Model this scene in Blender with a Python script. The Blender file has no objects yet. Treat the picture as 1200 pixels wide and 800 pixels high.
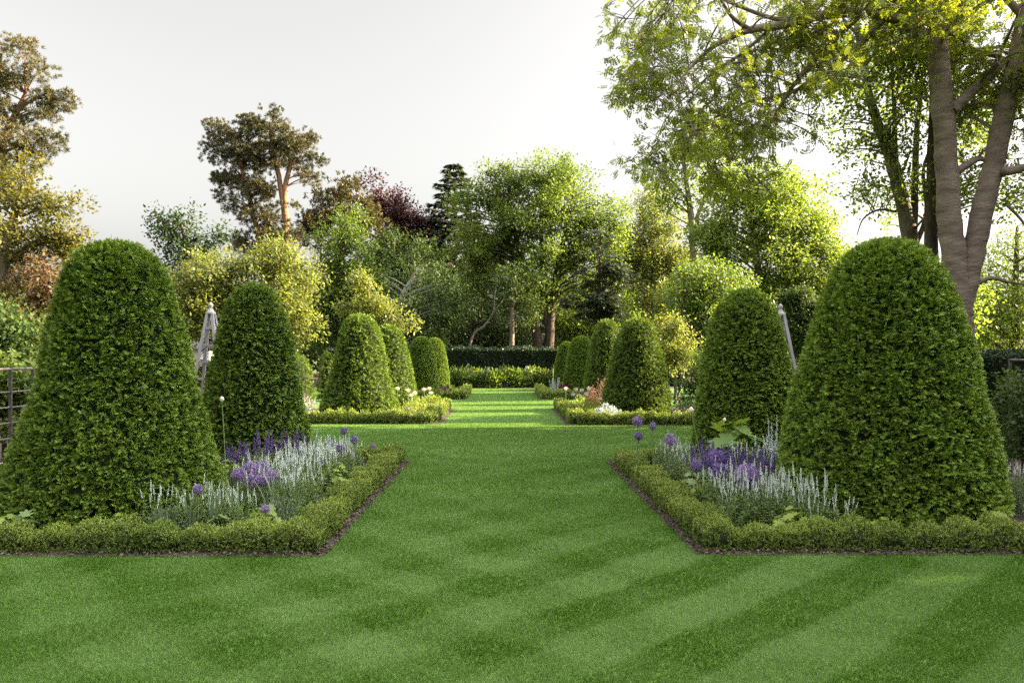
import bpy, math
import numpy as np
R = math.radians
C = bpy.context.scene.collection
SC = bpy.context.scene

# ---------------------------------------------------------------- camera, sky, sun, exposure
F, VX, VY, CAMH = 933.0, 590.0, 418.0, 1.5          # focal length in px of the 1200 px wide photo, vanishing point, eye height
SUN_AZ, SUN_EL = 8.0, 22.0                          # degrees from +X towards +Y, elevation
cam = bpy.data.cameras.new('camera')
cam.sensor_width = 36.0
cam.lens = 36.0 * F / 1200.0
cam.shift_x = (600 - VX) / 1200.0
cam.shift_y = (VY - 400) / 1200.0
cam.clip_end = 2000
camo = bpy.data.objects.new('camera', cam)
camo.location = (0, 0, CAMH)
camo.rotation_euler = (R(90), 0, 0)
C.objects.link(camo)
SC.camera = camo

w = bpy.data.worlds.new("World")
SC.world = w
w.use_nodes = True
nt = w.node_tree
bg = nt.nodes['Background']
sky = nt.nodes.new('ShaderNodeTexSky')
sky.sky_type = 'NISHITA'
sky.sun_disc = False
sky.sun_elevation = R(SUN_EL)
sky.sun_rotation = R(90 - SUN_AZ)
sky.air_density = 1.0
sky.dust_density = 5.0
sky.ozone_density = 1.0
hs = nt.nodes.new('ShaderNodeHueSaturation')
hs.inputs['Saturation'].default_value = 0.10
nt.links.new(sky.outputs[0], hs.inputs['Color'])
# added brightness in the unseen sky overhead, to lift the shaded parts
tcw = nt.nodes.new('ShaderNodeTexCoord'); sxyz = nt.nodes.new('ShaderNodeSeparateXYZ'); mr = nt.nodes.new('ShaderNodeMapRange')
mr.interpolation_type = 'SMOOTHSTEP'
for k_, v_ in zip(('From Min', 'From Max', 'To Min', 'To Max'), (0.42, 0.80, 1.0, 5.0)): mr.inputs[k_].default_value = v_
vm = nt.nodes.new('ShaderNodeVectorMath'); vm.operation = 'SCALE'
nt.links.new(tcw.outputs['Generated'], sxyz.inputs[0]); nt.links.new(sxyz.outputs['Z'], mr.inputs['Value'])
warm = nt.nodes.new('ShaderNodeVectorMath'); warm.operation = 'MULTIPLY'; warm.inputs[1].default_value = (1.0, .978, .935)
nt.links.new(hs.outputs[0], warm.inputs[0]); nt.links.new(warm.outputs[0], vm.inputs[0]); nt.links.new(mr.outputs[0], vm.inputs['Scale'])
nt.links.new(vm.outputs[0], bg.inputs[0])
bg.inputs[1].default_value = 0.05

sun = bpy.data.lights.new('sun', 'SUN')
sun.energy = 5.0
sun.angle = R(0.6)
sun.color = (1.0, 0.81, 0.47)
suno = bpy.data.objects.new('sun', sun)
from mathutils import Vector
sdir = Vector((math.cos(R(SUN_AZ)) * math.cos(R(SUN_EL)), math.sin(R(SUN_AZ)) * math.cos(R(SUN_EL)), math.sin(R(SUN_EL))))
suno.rotation_euler = sdir.to_track_quat('Z', 'Y').to_euler()
suno.location = (40, 10, 25)
C.objects.link(suno)

SC.view_settings.view_transform = 'Standard'
SC.view_settings.look = 'None'
SC.view_settings.exposure = 2.85
SC.view_settings.gamma = 1.0
SC.render.engine = 'CYCLES'
cy = SC.cycles
cy.use_denoising = False
cy.max_bounces = 7
cy.diffuse_bounces = 4
cy.glossy_bounces = 2
cy.transmission_bounces = 5
cy.transparent_max_bounces = 4
cy.caustics_reflective = False
cy.caustics_refractive = False

# ---------------------------------------------------------------- helpers
def rng(s): return np.random.default_rng(s)
def unit(v): return v / np.maximum(np.linalg.norm(v, axis=-1, keepdims=True), 1e-9)
def at(px, py, Y):
    return np.array([(px - VX) / F * Y, Y, CAMH - (py - VY) / F * Y])

class MB:
    """collects geometry and links it as one mesh object"""
    def __init__(s): s.V, s.F, s.n = [], [], 0
    def add(s, V, Fa, tone=0.5, mat=0, smooth=False):
        V = np.asarray(V, float).reshape(-1, 3)
        Fa = np.asarray(Fa, int)
        t = np.broadcast_to(np.asarray(tone, float), (len(Fa),))
        s.V.append(V); s.F.append((Fa + s.n, t, mat, smooth)); s.n += len(V)
    def leaf(s, P, D, N, L, W, tone=0.5, mat=0, droop=0.0):
        n = len(P)
        D = unit(D); S = unit(np.cross(N, D))
        L = np.broadcast_to(np.asarray(L, float), (n,))[:, None]
        W = np.broadcast_to(np.asarray(W, float), (n,))[:, None]
        tip = P + D * L
        if droop: tip = tip - np.array([0, 0, 1.0]) * L * droop
        mid = P + D * L * 0.45
        V = np.stack([P, mid + S * W / 2, tip, mid - S * W / 2], 1).reshape(-1, 3)
        s.add(V, np.arange(4 * n).reshape(n, 4), tone, mat)
    def tube(s, pts, rad, sides=6, tone=0.5, mat=0, cap=True):
        pts = np.asarray(pts, float); n = len(pts)
        rad = np.broadcast_to(np.asarray(rad, float), (n,))
        T = np.gradient(pts, axis=0); T = unit(T)
        ref = np.array([1.0, 0, 0]) if abs(T[0][0]) < 0.8 else np.array([0, 1.0, 0])
        A = unit(ref - (T @ ref)[:, None] * T); B = np.cross(T, A)
        a = np.arange(sides) * 2 * np.pi / sides
        V = pts[:, None] + rad[:, None, None] * (np.cos(a)[None, :, None] * A[:, None] + np.sin(a)[None, :, None] * B[:, None])
        i = np.arange(n - 1)[:, None] * sides; j = np.arange(sides)[None]; k = (np.arange(sides) + 1)[None] % sides
        q = np.stack([i + j, i + k, i + sides + k, i + sides + j], -1).reshape(-1, 4)
        s.add(V.reshape(-1, 3), q, tone, mat, True)
        if cap:
            s.add(V[-1], [list(range(sides))], tone, mat); s.add(V[0], [list(range(sides))[::-1]], tone, mat)
    def box(s, lo, hi, tone=0.5, mat=0):
        x0, y0, z0 = lo; x1, y1, z1 = hi
        V = [(x0,y0,z0),(x1,y0,z0),(x1,y1,z0),(x0,y1,z0),(x0,y0,z1),(x1,y0,z1),(x1,y1,z1),(x0,y1,z1)]
        s.add(V, [(0,3,2,1),(4,5,6,7),(0,1,5,4),(1,2,6,5),(2,3,7,6),(3,0,4,7)], tone, mat)
    def build(s, name, mats, parent=None, loc=None):
        me = bpy.data.meshes.new(name)
        V = np.concatenate(s.V)
        me.vertices.add(len(V)); me.vertices.foreach_set('co', V.ravel())
        loops = np.concatenate([f.ravel() for f, _, _, _ in s.F])
        cnt = np.concatenate([np.full(len(f), f.shape[1]) for f, _, _, _ in s.F])
        me.loops.add(len(loops)); me.loops.foreach_set('vertex_index', loops.astype(np.int32))
        st = np.concatenate([[0], np.cumsum(cnt)[:-1]])
        me.polygons.add(len(cnt)); me.polygons.foreach_set('loop_start', st.astype(np.int32))
        me.polygons.foreach_set('material_index', np.concatenate([np.full(len(f), m) for f, _, m, _ in s.F]).astype(np.int32))
        me.polygons.foreach_set('use_smooth', np.concatenate([np.full(len(f), sm) for f, _, _, sm in s.F]))
        a = me.attributes.new('tone', 'FLOAT', 'FACE')
        a.data.foreach_set('value', np.concatenate([t for _, t, _, _ in s.F]).astype(np.float32))
        me.update(calc_edges=True)
        for m in (mats if isinstance(mats, (list, tuple)) else [mats]): me.materials.append(m)
        o = bpy.data.objects.new(name, me)
        C.objects.link(o)
        if parent: o.parent = parent
        if loc is not None: o.location = loc
        return o

def tag(o, label=None, cat=None, group=None, kind=None):
    if label: o['label'] = label
    if cat: o['category'] = cat
    if group: o['group'] = group
    if kind: o['kind'] = kind
    return o
def thing(name, label, cat, loc=(0, 0, 0), rz=0, group=None):
    o = bpy.data.objects.new(name, None); C.objects.link(o)
    o.location = loc; o.rotation_euler = (0, 0, rz); o.empty_display_size = 0.1
    return tag(o, label, cat, group)
def dup(root, loc, rz=0, scale=None, label=None, group=None):
    r = root.copy(); C.objects.link(r); r.location = loc; r.rotation_euler = (0, 0, rz)
    if scale is not None: r.scale = scale if hasattr(scale, '__len__') else (scale,) * 3
    if label: r['label'] = label
    if group: r['group'] = group
    for ch in list(root.children):
        c = ch.copy(); C.objects.link(c); c.parent = r
    return r

# ---------------------------------------------------------------- materials
def leaf_mat(name, a, b, trans=0.35, rough=0.45, spec=0.3, tcol=None, noise=0.0):
    m = bpy.data.materials.new(name); m.use_nodes = True
    t = m.node_tree; n = t.nodes; n.clear()
    out = n.new('ShaderNodeOutputMaterial')
    at_ = n.new('ShaderNodeAttribute'); at_.attribute_name = 'tone'
    mx = n.new('ShaderNodeMix'); mx.data_type = 'RGBA'
    mx.inputs[6].default_value = (*a, 1); mx.inputs[7].default_value = (*b, 1)
    t.links.new(at_.outputs['Fac'], mx.inputs[0])
    col = mx.outputs[2]
    p = n.new('ShaderNodeBsdfPrincipled')
    p.inputs['Roughness'].default_value = rough
    p.inputs['Specular IOR Level'].default_value = spec
    t.links.new(col, p.inputs['Base Color'])
    last = p.outputs[0]
    if trans > 0:
        tr = n.new('ShaderNodeBsdfTranslucent')
        mm = n.new('ShaderNodeMix'); mm.data_type = 'RGBA'; mm.blend_type = 'MULTIPLY'
        mm.inputs[0].default_value = 1.0
        tc = tcol or (1.9, 1.6, 0.7)
        mm.inputs[7].default_value = (*tc, 1)
        t.links.new(col, mm.inputs[6]); t.links.new(mm.outputs[2], tr.inputs['Color'])
        ms = n.new('ShaderNodeMixShader'); ms.inputs[0].default_value = trans
        t.links.new(last, ms.inputs[1]); t.links.new(tr.outputs[0], ms.inputs[2]); last = ms.outputs[0]
    t.links.new(last, out.inputs['Surface'])
    return m

def noise_mat(name, cols, scale=5.0, rough=0.9, bump=0.0, bscale=None, stretch=(1, 1, 1), detail=6.0, spec=0.2):
    m = bpy.data.materials.new(name); m.use_nodes = True
    t = m.node_tree; n = t.nodes
    p = n['Principled BSDF']; p.inputs['Roughness'].default_value = rough
    p.inputs['Specular IOR Level'].default_value = spec
    tc = n.new('ShaderNodeTexCoord'); mp = n.new('ShaderNodeMapping'); mp.inputs['Scale'].default_value = stretch
    t.links.new(tc.outputs['Object'], mp.inputs[0])
    nz = n.new('ShaderNodeTexNoise'); nz.inputs['Scale'].default_value = scale; nz.inputs['Detail'].default_value = detail
    t.links.new(mp.outputs[0], nz.inputs[0])
    cr = n.new('ShaderNodeValToRGB'); e = cr.color_ramp.elements
    e[0].position = 0.3; e[1].position = 0.7
    e[0].color = (*cols[0], 1); e[1].color = (*cols[-1], 1)
    if len(cols) == 3:
        x = e.new(0.5); x.color = (*cols[1], 1)
    t.links.new(nz.outputs[0], cr.inputs[0]); t.links.new(cr.outputs[0], p.inputs['Base Color'])
    if bump:
        b = n.new('ShaderNodeBump'); b.inputs['Strength'].default_value = bump; b.inputs['Distance'].default_value = 0.03
        nb = n.new('ShaderNodeTexNoise'); nb.inputs['Scale'].default_value = bscale or scale * 3; nb.inputs['Detail'].default_value = 8
        t.links.new(mp.outputs[0], nb.inputs[0])
        t.links.new(nb.outputs[0], b.inputs['Height']); t.links.new(b.outputs[0], p.inputs['Normal'])
    return m

M = {}
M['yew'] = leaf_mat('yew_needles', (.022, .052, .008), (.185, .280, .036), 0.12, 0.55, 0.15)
M['yew_core'] = noise_mat('yew_twigs_gap_shade', [(.004, .006, .002), (.012, .017, .005)], 30)  # dark twigs with the shade between shoots put into their colour
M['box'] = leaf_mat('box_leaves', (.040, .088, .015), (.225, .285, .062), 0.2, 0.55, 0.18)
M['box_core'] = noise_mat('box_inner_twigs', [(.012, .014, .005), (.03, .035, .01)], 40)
M['hedge'] = leaf_mat('dark_hedge_leaves', (.014, .032, .014), (.040, .075, .032), 0.12, 0.4, 0.35)
M['grass'] = leaf_mat('grass_blades', (.050, .116, .010), (.158, .250, .084), 0.3, 0.6, 0.15, (1.3, 1.3, .6))
M['spring'] = leaf_mat('spring_leaves', (.065, .105, .014), (.180, .235, .040), 0.55, 0.45, 0.3, (1.5, 1.48, .85))
M['gold'] = leaf_mat('golden_leaves', (.085, .110, .022), (.185, .210, .060), 0.55, 0.45, 0.3, (1.6, 1.5, .8))
M['olivegold'] = leaf_mat('olive_gold_leaves', (.050, .062, .012), (.160, .150, .030), 0.5, 0.45, 0.3, (1.6, 1.4, .6))
M['mid'] = leaf_mat('mid_green_leaves', (.036, .070, .014), (.130, .175, .034), 0.5, 0.45, 0.3, (1.8, 1.75, .8))
M['ashleaf'] = leaf_mat('ash_leaves', (.050, .085, .010), (.160, .200, .024), 0.58, 0.42, 0.35, (1.8, 1.62, .68))
M['dark'] = leaf_mat('dark_leaves', (.020, .042, .012), (.066, .108, .030), 0.3, 0.55, 0.18)
M['fir'] = leaf_mat('fir_needles', (.028, .046, .024), (.078, .105, .056), 0.15, 0.5, 0.3)
M['pine'] = leaf_mat('pine_needles', (.032, .042, .018), (.118, .100, .036), 0.12, 0.5, 0.3)
M['brown'] = leaf_mat('brownish_cypress', (.045, .045, .016), (.125, .105, .036), 0.15, 0.5, 0.3)
M['copper'] = leaf_mat('copper_leaves', (.030, .020, .016), (.130, .036, .036), 0.4, 0.45, 0.3, (1.5, .9, .9))
M['bronze'] = leaf_mat('bronze_leaves', (.055, .048, .022), (.150, .098, .052), 0.4, 0.45, 0.3, (1.7, 1.3, .8))
M['bark'] = noise_mat('grey_bark', [(.085, .070, .056), (.155, .130, .105), (.22, .19, .155)], 7, 0.95, 0.9, 22, (1, 1, .35))
M['ring_bark'] = noise_mat('ringed_grey_bark', [(.115, .088, .070), (.19, .150, .122), (.27, .22, .185)], 3.0, 0.9, 0.8, 9, (.8, .8, 2.4))
M['darkbark'] = noise_mat('dark_bark', [(.035, .028, .02), (.10, .08, .06)], 9, 0.95, 0.9, 20, (1, 1, .3))
M['pinebark'] = noise_mat('orange_pine_bark', [(.16, .085, .05), (.30, .17, .10)], 5, 0.9, 0.8, 12, (1, 1, .5))
M['palebark'] = noise_mat('pale_bark', [(.26, .25, .22), (.42, .40, .36)], 6, 0.9, 0.5)
M['soil'] = noise_mat('soil', [(.028, .021, .017), (.060, .046, .038), (.105, .085, .072)], 18, 0.95, 1.0, 60)
M['ground'] = noise_mat('rough_ground', [(.030, .045, .012), (.055, .075, .02), (.07, .07, .03)], 1.2, 0.95, 0.5, 12)

# ---------------------------------------------------------------- lawn pattern
def vnoise(X, Y, sc, seed):
    g = rng(seed).random((64, 64)); x = X * sc + 200.3; y = Y * sc + 200.7
    i, j = np.floor(x).astype(int), np.floor(y).astype(int); u, v = x - i, y - j
    u, v = u * u * (3 - 2 * u), v * v * (3 - 2 * v); G = lambda a, b: g[a % 64, b % 64]
    return (G(i, j) * (1 - u) * (1 - v) + G(i + 1, j) * u * (1 - v) + G(i, j + 1) * (1 - u) * v + G(i + 1, j + 1) * u * v) * 2 - 1
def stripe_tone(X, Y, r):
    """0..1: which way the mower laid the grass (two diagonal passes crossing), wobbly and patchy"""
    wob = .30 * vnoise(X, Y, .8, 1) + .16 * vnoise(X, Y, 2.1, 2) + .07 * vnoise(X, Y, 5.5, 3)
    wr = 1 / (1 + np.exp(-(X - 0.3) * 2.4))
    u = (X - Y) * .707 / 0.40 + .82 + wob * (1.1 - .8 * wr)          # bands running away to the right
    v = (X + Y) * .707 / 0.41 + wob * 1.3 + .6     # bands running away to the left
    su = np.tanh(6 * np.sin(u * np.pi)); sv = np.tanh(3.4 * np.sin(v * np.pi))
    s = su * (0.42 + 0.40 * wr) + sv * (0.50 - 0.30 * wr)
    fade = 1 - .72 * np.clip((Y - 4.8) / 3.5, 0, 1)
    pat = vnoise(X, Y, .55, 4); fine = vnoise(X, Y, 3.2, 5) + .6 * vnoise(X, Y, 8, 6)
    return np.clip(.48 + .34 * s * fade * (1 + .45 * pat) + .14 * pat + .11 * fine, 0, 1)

BEDS = [(-5.0, -1.34, 5.97, 11.6), (1.46, 5.2, 6.02, 11.4),
        (-6.0, -1.38, 17.7, 23.0), (1.38, 6.0, 17.4, 23.4),
        (-6.0, -1.30, 28.0, 33.8), (1.30, 6.0, 28.0, 33.8)]
LAWN = (-9.0, 9.0, -2.0, 37.8)
def in_beds(X, Y, pad=0.0):
    k = np.zeros(len(X), bool)
    for a, b, c, d in BEDS: k |= (X > a - pad) & (X < b + pad) & (Y > c - pad) & (Y < d + pad)
    k |= (X < -5.0) & (Y > 5.97) & (Y < 16)
    k |= (X > 5.2) & (Y > 6.02) & (Y < 16)
    return k

def sheet(name, x0, x1, y0, y1, z, mat, nx=1, ny=1, disp=0, seed=0):
    mb = MB(); r = rng(seed)
    xs = np.linspace(x0, x1, nx + 1); ys = np.linspace(y0, y1, ny + 1)
    X, Y = np.meshgrid(xs, ys); Z = np.full(X.shape, z)
    if disp:
        Z = Z + disp * (r.random(X.shape) * .8 + .4 * np.sin(X * 5.1 + 2 * Y) * np.sin(Y * 4.3))
        Z[0, :] = Z[-1, :] = z; Z[:, 0] = Z[:, -1] = z
    V = np.stack([X, Y, Z], -1).reshape(-1, 3)
    i = np.arange(ny)[:, None] * (nx + 1) + np.arange(nx)[None]
    q = np.stack([i, i + 1, i + nx + 2, i + nx + 1], -1).reshape(-1, 4)
    mb.add(V, q, smooth=disp > 0)
    return mb.build(name, mat)

# ground, lawn, soil
tag(sheet('ground', -400, 400, -60, 900, -0.02, M['ground']), kind='structure')
m = bpy.data.materials.new('turf'); m.use_nodes = True
t = m.node_tree; p = t.nodes['Principled BSDF']; p.inputs['Roughness'].default_value = 0.9; p.inputs['Specular IOR Level'].default_value = .15
tc = t.nodes.new('ShaderNodeTexCoord'); nz = t.nodes.new('ShaderNodeTexNoise'); nz.inputs['Scale'].default_value = 60
nz.inputs['Detail'].default_value = 6
cr = t.nodes.new('ShaderNodeValToRGB'); cr.color_ramp.elements[0].position = .3; cr.color_ramp.elements[1].position = .75
cr.color_ramp.elements[0].color = (.050, .108, .013, 1); cr.color_ramp.elements[1].color = (.092, .168, .034, 1)
t.links.new(tc.outputs['Object'], nz.inputs[0]); t.links.new(nz.outputs[0], cr.inputs[0]); t.links.new(cr.outputs[0], p.inputs['Base Color'])
tag(sheet('lawn', LAWN[0], LAWN[1], LAWN[2], LAWN[3], 0.0, m), kind='structure')
for i, (a, b, c, d) in enumerate(BEDS):
    near = i < 2
    tag(sheet('soil', a, b, c, d, 0.006, M['soil'], int((b - a) * (22 if near else 6)), int((d - c) * (22 if near else 6)), 0.018, i), kind='structure')
tag(sheet('soil', -12, -5.004, 5.97, 16, 0.006, M['soil'], 80, 100, 0.015, 20), kind='structure')
tag(sheet('soil', 5.204, 12, 6.02, 16, 0.006, M['soil'], 80, 100, 0.015, 21), kind='structure')
tag(sheet('soil', -12, 12, 37.804, 42.0, 0.006, M['soil'], 60, 20, 0.02, 22), kind='structure')
tag(sheet('woodland_floor', -60, 60, 42.004, 75, 0.004, noise_mat('leaf_litter', [(.03, .022, .012), (.06, .045, .022)], 2, 1.0, .5), 1, 1), kind='structure')

# grass blades, one mass
def grass():
    r = rng(5); mb = MB()
    zones = [(2.9, 4.6, -3.9, 3.9, 21000, .030, .0042), (4.6, 6.2, -4.6, 4.8, 16000, .030, .0050), (6.2, 8.5, -1.6, 1.7, 12000, .030, .0060),
             (8.5, 12.0, -1.6, 1.7, 7500, .028, .0080), (12.0, 17.6, -5.0, 5.2, 3400, .022, .0130), (17.6, 28, -1.5, 1.5, 1500, .012, .018),
             (23.0, 28, -4.5, 4.5, 600, .014, .024), (28, 37.8, -1.5, 1.5, 900, .014, .024), (33.6, 37.8, -5, 5, 500, .014, .03)]
    for y0, y1, x0, x1, dens, h, wd in zones:
        f_ = .35 if y1 < 9 else .6                                      # zones fade into each other
        n = int((y1 - y0 + 2 * f_) * (x1 - x0) * dens)
        X = r.uniform(x0, x1, n); Y = r.uniform(y0 - f_, y1 + f_, n)
        kp = r.random(n) < np.clip((Y - y0 + f_) / (2 * f_), 0, 1) * np.clip((y1 + f_ - Y) / (2 * f_), 0, 1); X, Y = X[kp], Y[kp]; n = len(X)
        k = ~in_beds(X, Y, -(.016 + .016 * vnoise(X, Y, 3.5, 11) + .012 * vnoise(X, Y, 13, 12))) & (Y < LAWN[3]); X, Y = X[k], Y[k]; n = len(X)
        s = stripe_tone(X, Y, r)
        up = np.where(r.random(n) < s, 1.0, -1.0)                       # laid away from or towards the viewer
        lean = r.uniform(.4, 1.1, n)
        az = r.normal(0, .75, n)
        D = np.stack([np.sin(az) * lean, np.cos(az) * up * lean, np.ones(n)], 1); D = unit(D)
        a2 = r.uniform(0, 2 * np.pi, n)
        S = unit(np.cross(D, np.stack([np.cos(a2), np.sin(a2), np.zeros(n)], 1)))
        L = h * r.uniform(.6, 1.25, n)[:, None]; W = wd * r.uniform(.7, 1.3, n)[:, None]
        P = np.stack([X, Y, np.full(n, -.002)], 1)
        V = np.stack([P - S * W / 2, P + S * W / 2, P + D * L], 1).reshape(-1, 3)
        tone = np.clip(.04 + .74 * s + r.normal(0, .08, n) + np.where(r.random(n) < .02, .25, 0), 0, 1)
        mb.add(V, np.arange(3 * n).reshape(n, 3), tone)
    return mb.build('grass', M['grass'])
tag(grass(), 'short mown lawn grass with faint criss-crossing diagonal stripes', 'grass', kind='stuff')

def mulch():
    r = rng(9); mb = MB()
    for x0, x1, y0, y1, n in [(-5, -1.34, 5.97, 6.1, 1500), (-1.5, -1.335, 5.97, 11.5, 2600), (1.46, 5.2, 6.02, 6.12, 1500), (1.455, 1.62, 6.02, 11.3, 2600), (-4.6, -1.6, 6.3, 11, 1500), (1.9, 5.2, 6.3, 11, 1500), (-7, -5, 6, 12, 1500), (5.2, 8, 6, 13, 1500)]:
        P = np.stack([r.uniform(x0, x1, n), r.uniform(y0, y1, n), r.uniform(.012, .03, n)], 1)
        L = r.uniform(.010, .035, n); D = r.normal(0, 1, (n, 3)) * [1, 1, .35]
        mb.leaf(P, D, r.normal(0, .5, (n, 3)) + [0, 0, 1], L, L * r.uniform(.3, .9, n), r.random(n)**1.5)
    return mb.build('bark_mulch', leaf_mat('mulch_chips', (.02, .015, .012), (.16, .12, .095), 0, .9, .15))
tag(mulch(), 'dark crumbly soil crumbs and bark chips along the bed edges', 'mulch', kind='stuff')
# ---------------------------------------------------------------- clipped yews
PROF_CONE = [(0, .80), (.03, .99), (.06, 1.0), (.12, .965), (.22, .88), (.40, .735), (.57, .645), (.735, .555), (.825, .495), (.90, .42), (.945, .34), (.975, .24), (.992, .13), (1, 0)]
PROF_BELL = [(0, .86), (.03, .99), (.07, 1.0), (.20, .975), (.32, .91), (.47, .82), (.60, .735), (.75, .635), (.82, .555), (.895, .465), (.94, .375), (.97, .28), (.99, .15), (1, 0)]
PROF_DOME = [(0, .92), (.04, 1.0), (.18, .985), (.35, .93), (.52, .86), (.68, .77), (.80, .665), (.88, .56), (.93, .45), (.965, .33), (.988, .18), (1, 0)]
def yew_mesh(name, prof, h, rad, spacing, L, seed, mat=None, lump=0.015, tone0=0.48):
    r = rng(seed); mb = MB()
    t = np.array([a for a, _ in prof]); q = np.array([b for _, b in prof])
    ph = r.uniform(0, 6.28, 6)
    def radius(u, th):
        b = np.interp(u, t, q) * rad
        return b * (1 + lump * np.sin(3 * th + ph[0] + 4 * u) + lump * .8 * np.sin(5 * th + ph[1] - 9 * u) + lump * .7 * np.sin(8 * th + 17 * u + ph[2]) + lump * .5 * np.sin(23 * u + ph[3]))
    # inner twigs, near black to paint the shade of the gaps
    ns, nu = 40, 26
    us = np.linspace(0, 1, nu)**.8; th = np.arange(ns) * 2 * np.pi / ns
    U, T = np.meshgrid(us, th, indexing='ij')
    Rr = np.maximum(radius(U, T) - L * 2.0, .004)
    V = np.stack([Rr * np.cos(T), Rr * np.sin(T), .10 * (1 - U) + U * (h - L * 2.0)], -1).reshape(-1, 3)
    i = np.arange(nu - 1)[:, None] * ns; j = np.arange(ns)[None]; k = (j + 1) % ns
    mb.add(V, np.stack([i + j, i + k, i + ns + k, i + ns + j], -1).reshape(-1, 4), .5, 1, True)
    # shoots
    fine = np.linspace(0, 1, 600); rr = np.interp(fine, t, q) * rad
    ds = np.sqrt(np.diff(rr)**2 + (np.diff(fine) * h)**2); area = np.cumsum(2 * np.pi * .5 * (rr[1:] + rr[:-1]) * ds)
    nc = int(area[-1] / (spacing * 1.5)**2); kk = 3; n = nc * kk
    uc = np.interp((np.arange(nc) + r.random(nc)) / nc * area[-1], area, fine[1:]); tc_ = r.uniform(0, 2 * np.pi, nc)
    u = np.repeat(uc, kk); tht = np.repeat(tc_, kk); cax = np.repeat(r.normal(0, .22, (nc, 3)), kk, 0); cdep = np.repeat(r.random(nc)**1.5 * L * 1.05, kk); ctone = np.repeat(r.normal(0, .12, nc), kk)
    rad0 = radius(u, tht)
    e = .004; dr = (np.interp(u + e, t, q) - np.interp(u - e, t, q)) * rad / (2 * e * h)
    N = unit(np.stack([np.cos(tht), np.sin(tht), -dr], 1))
    depth = cdep + r.random(n)**2 * L * .35 + np.where(r.random(n) < .26, L * r.uniform(.5, 1.0, n), 0)
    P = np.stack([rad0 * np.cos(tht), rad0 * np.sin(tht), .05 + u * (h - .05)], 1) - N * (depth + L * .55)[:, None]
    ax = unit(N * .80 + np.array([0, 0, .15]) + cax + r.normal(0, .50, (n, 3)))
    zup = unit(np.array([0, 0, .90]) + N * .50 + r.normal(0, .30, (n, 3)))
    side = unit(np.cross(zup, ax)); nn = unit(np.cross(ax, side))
    base = np.clip(tone0 + .14 - depth / L * .42 + ctone + r.normal(0, .08, n), 0, 1)  # deeper shoots darker: older needles, plus gap shade put into the tone
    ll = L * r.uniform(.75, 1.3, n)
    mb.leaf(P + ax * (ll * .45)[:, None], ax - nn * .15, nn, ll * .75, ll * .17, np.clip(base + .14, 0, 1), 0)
    for fpos, ang, ls in ((.0, 72, .52), (.22, 62, .56), (.45, 50, .50), (.66, 38, .40)):
        for sg in (1, -1):
            d = ax * math.cos(R(ang)) + side * (sg * math.sin(R(ang)))
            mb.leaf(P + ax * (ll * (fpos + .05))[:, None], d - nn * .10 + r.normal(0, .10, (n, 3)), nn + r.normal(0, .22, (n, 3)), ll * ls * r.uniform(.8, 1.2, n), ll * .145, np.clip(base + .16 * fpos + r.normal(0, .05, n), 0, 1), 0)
    # a few stray shoots breaking the outline on top
    ks = r.choice(n, int(n * .006)); 
    mb.leaf(P[ks], unit(N[ks] + [0, 0, .8]), nn[ks], L * r.uniform(1.8, 3.0, len(ks)), L * .3, .75, 0)
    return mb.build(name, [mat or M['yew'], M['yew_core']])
G_YEW = 'clipped yew cones along the lawn'
def yew(X, Y, h, rad, prof, sp, L, seed, label, src=None):
    if src is None:
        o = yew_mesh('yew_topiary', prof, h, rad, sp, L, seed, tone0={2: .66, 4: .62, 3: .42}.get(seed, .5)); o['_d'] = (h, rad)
    else:
        o = src.copy(); C.objects.link(o); sh, sr = src['_d']; o.scale = (rad / sr, rad / sr, h / sh)
    o.location = (X, Y, 0); o.rotation_euler = (0, 0, seed * 1.7)
    return tag(o, label, 'topiary', G_YEW)
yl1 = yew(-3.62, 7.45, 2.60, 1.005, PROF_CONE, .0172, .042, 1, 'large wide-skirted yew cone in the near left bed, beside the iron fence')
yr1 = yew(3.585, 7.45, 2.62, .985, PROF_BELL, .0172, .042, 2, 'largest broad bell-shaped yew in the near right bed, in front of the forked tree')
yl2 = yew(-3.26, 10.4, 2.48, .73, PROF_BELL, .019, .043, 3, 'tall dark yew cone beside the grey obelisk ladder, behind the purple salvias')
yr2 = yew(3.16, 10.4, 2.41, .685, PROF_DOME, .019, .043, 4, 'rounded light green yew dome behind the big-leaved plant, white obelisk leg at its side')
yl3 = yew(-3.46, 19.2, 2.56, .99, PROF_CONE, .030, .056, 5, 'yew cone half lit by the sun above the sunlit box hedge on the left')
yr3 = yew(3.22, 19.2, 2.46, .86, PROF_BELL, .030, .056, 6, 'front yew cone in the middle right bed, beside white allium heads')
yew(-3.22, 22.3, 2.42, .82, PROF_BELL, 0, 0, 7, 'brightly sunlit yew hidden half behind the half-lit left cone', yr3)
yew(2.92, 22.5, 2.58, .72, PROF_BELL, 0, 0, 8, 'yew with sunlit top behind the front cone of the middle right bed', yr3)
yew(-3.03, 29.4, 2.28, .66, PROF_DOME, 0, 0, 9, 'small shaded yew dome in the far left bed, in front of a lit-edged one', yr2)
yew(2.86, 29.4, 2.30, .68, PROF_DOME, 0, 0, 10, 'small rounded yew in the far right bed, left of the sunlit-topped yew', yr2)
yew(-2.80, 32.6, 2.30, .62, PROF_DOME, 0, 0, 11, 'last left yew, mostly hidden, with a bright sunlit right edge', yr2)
yew(2.62, 32.8, 2.15, .60, PROF_DOME, 0, 0, 12, 'furthest and smallest right yew, peeking out at the end of the dark hedge', yr2)

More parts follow.
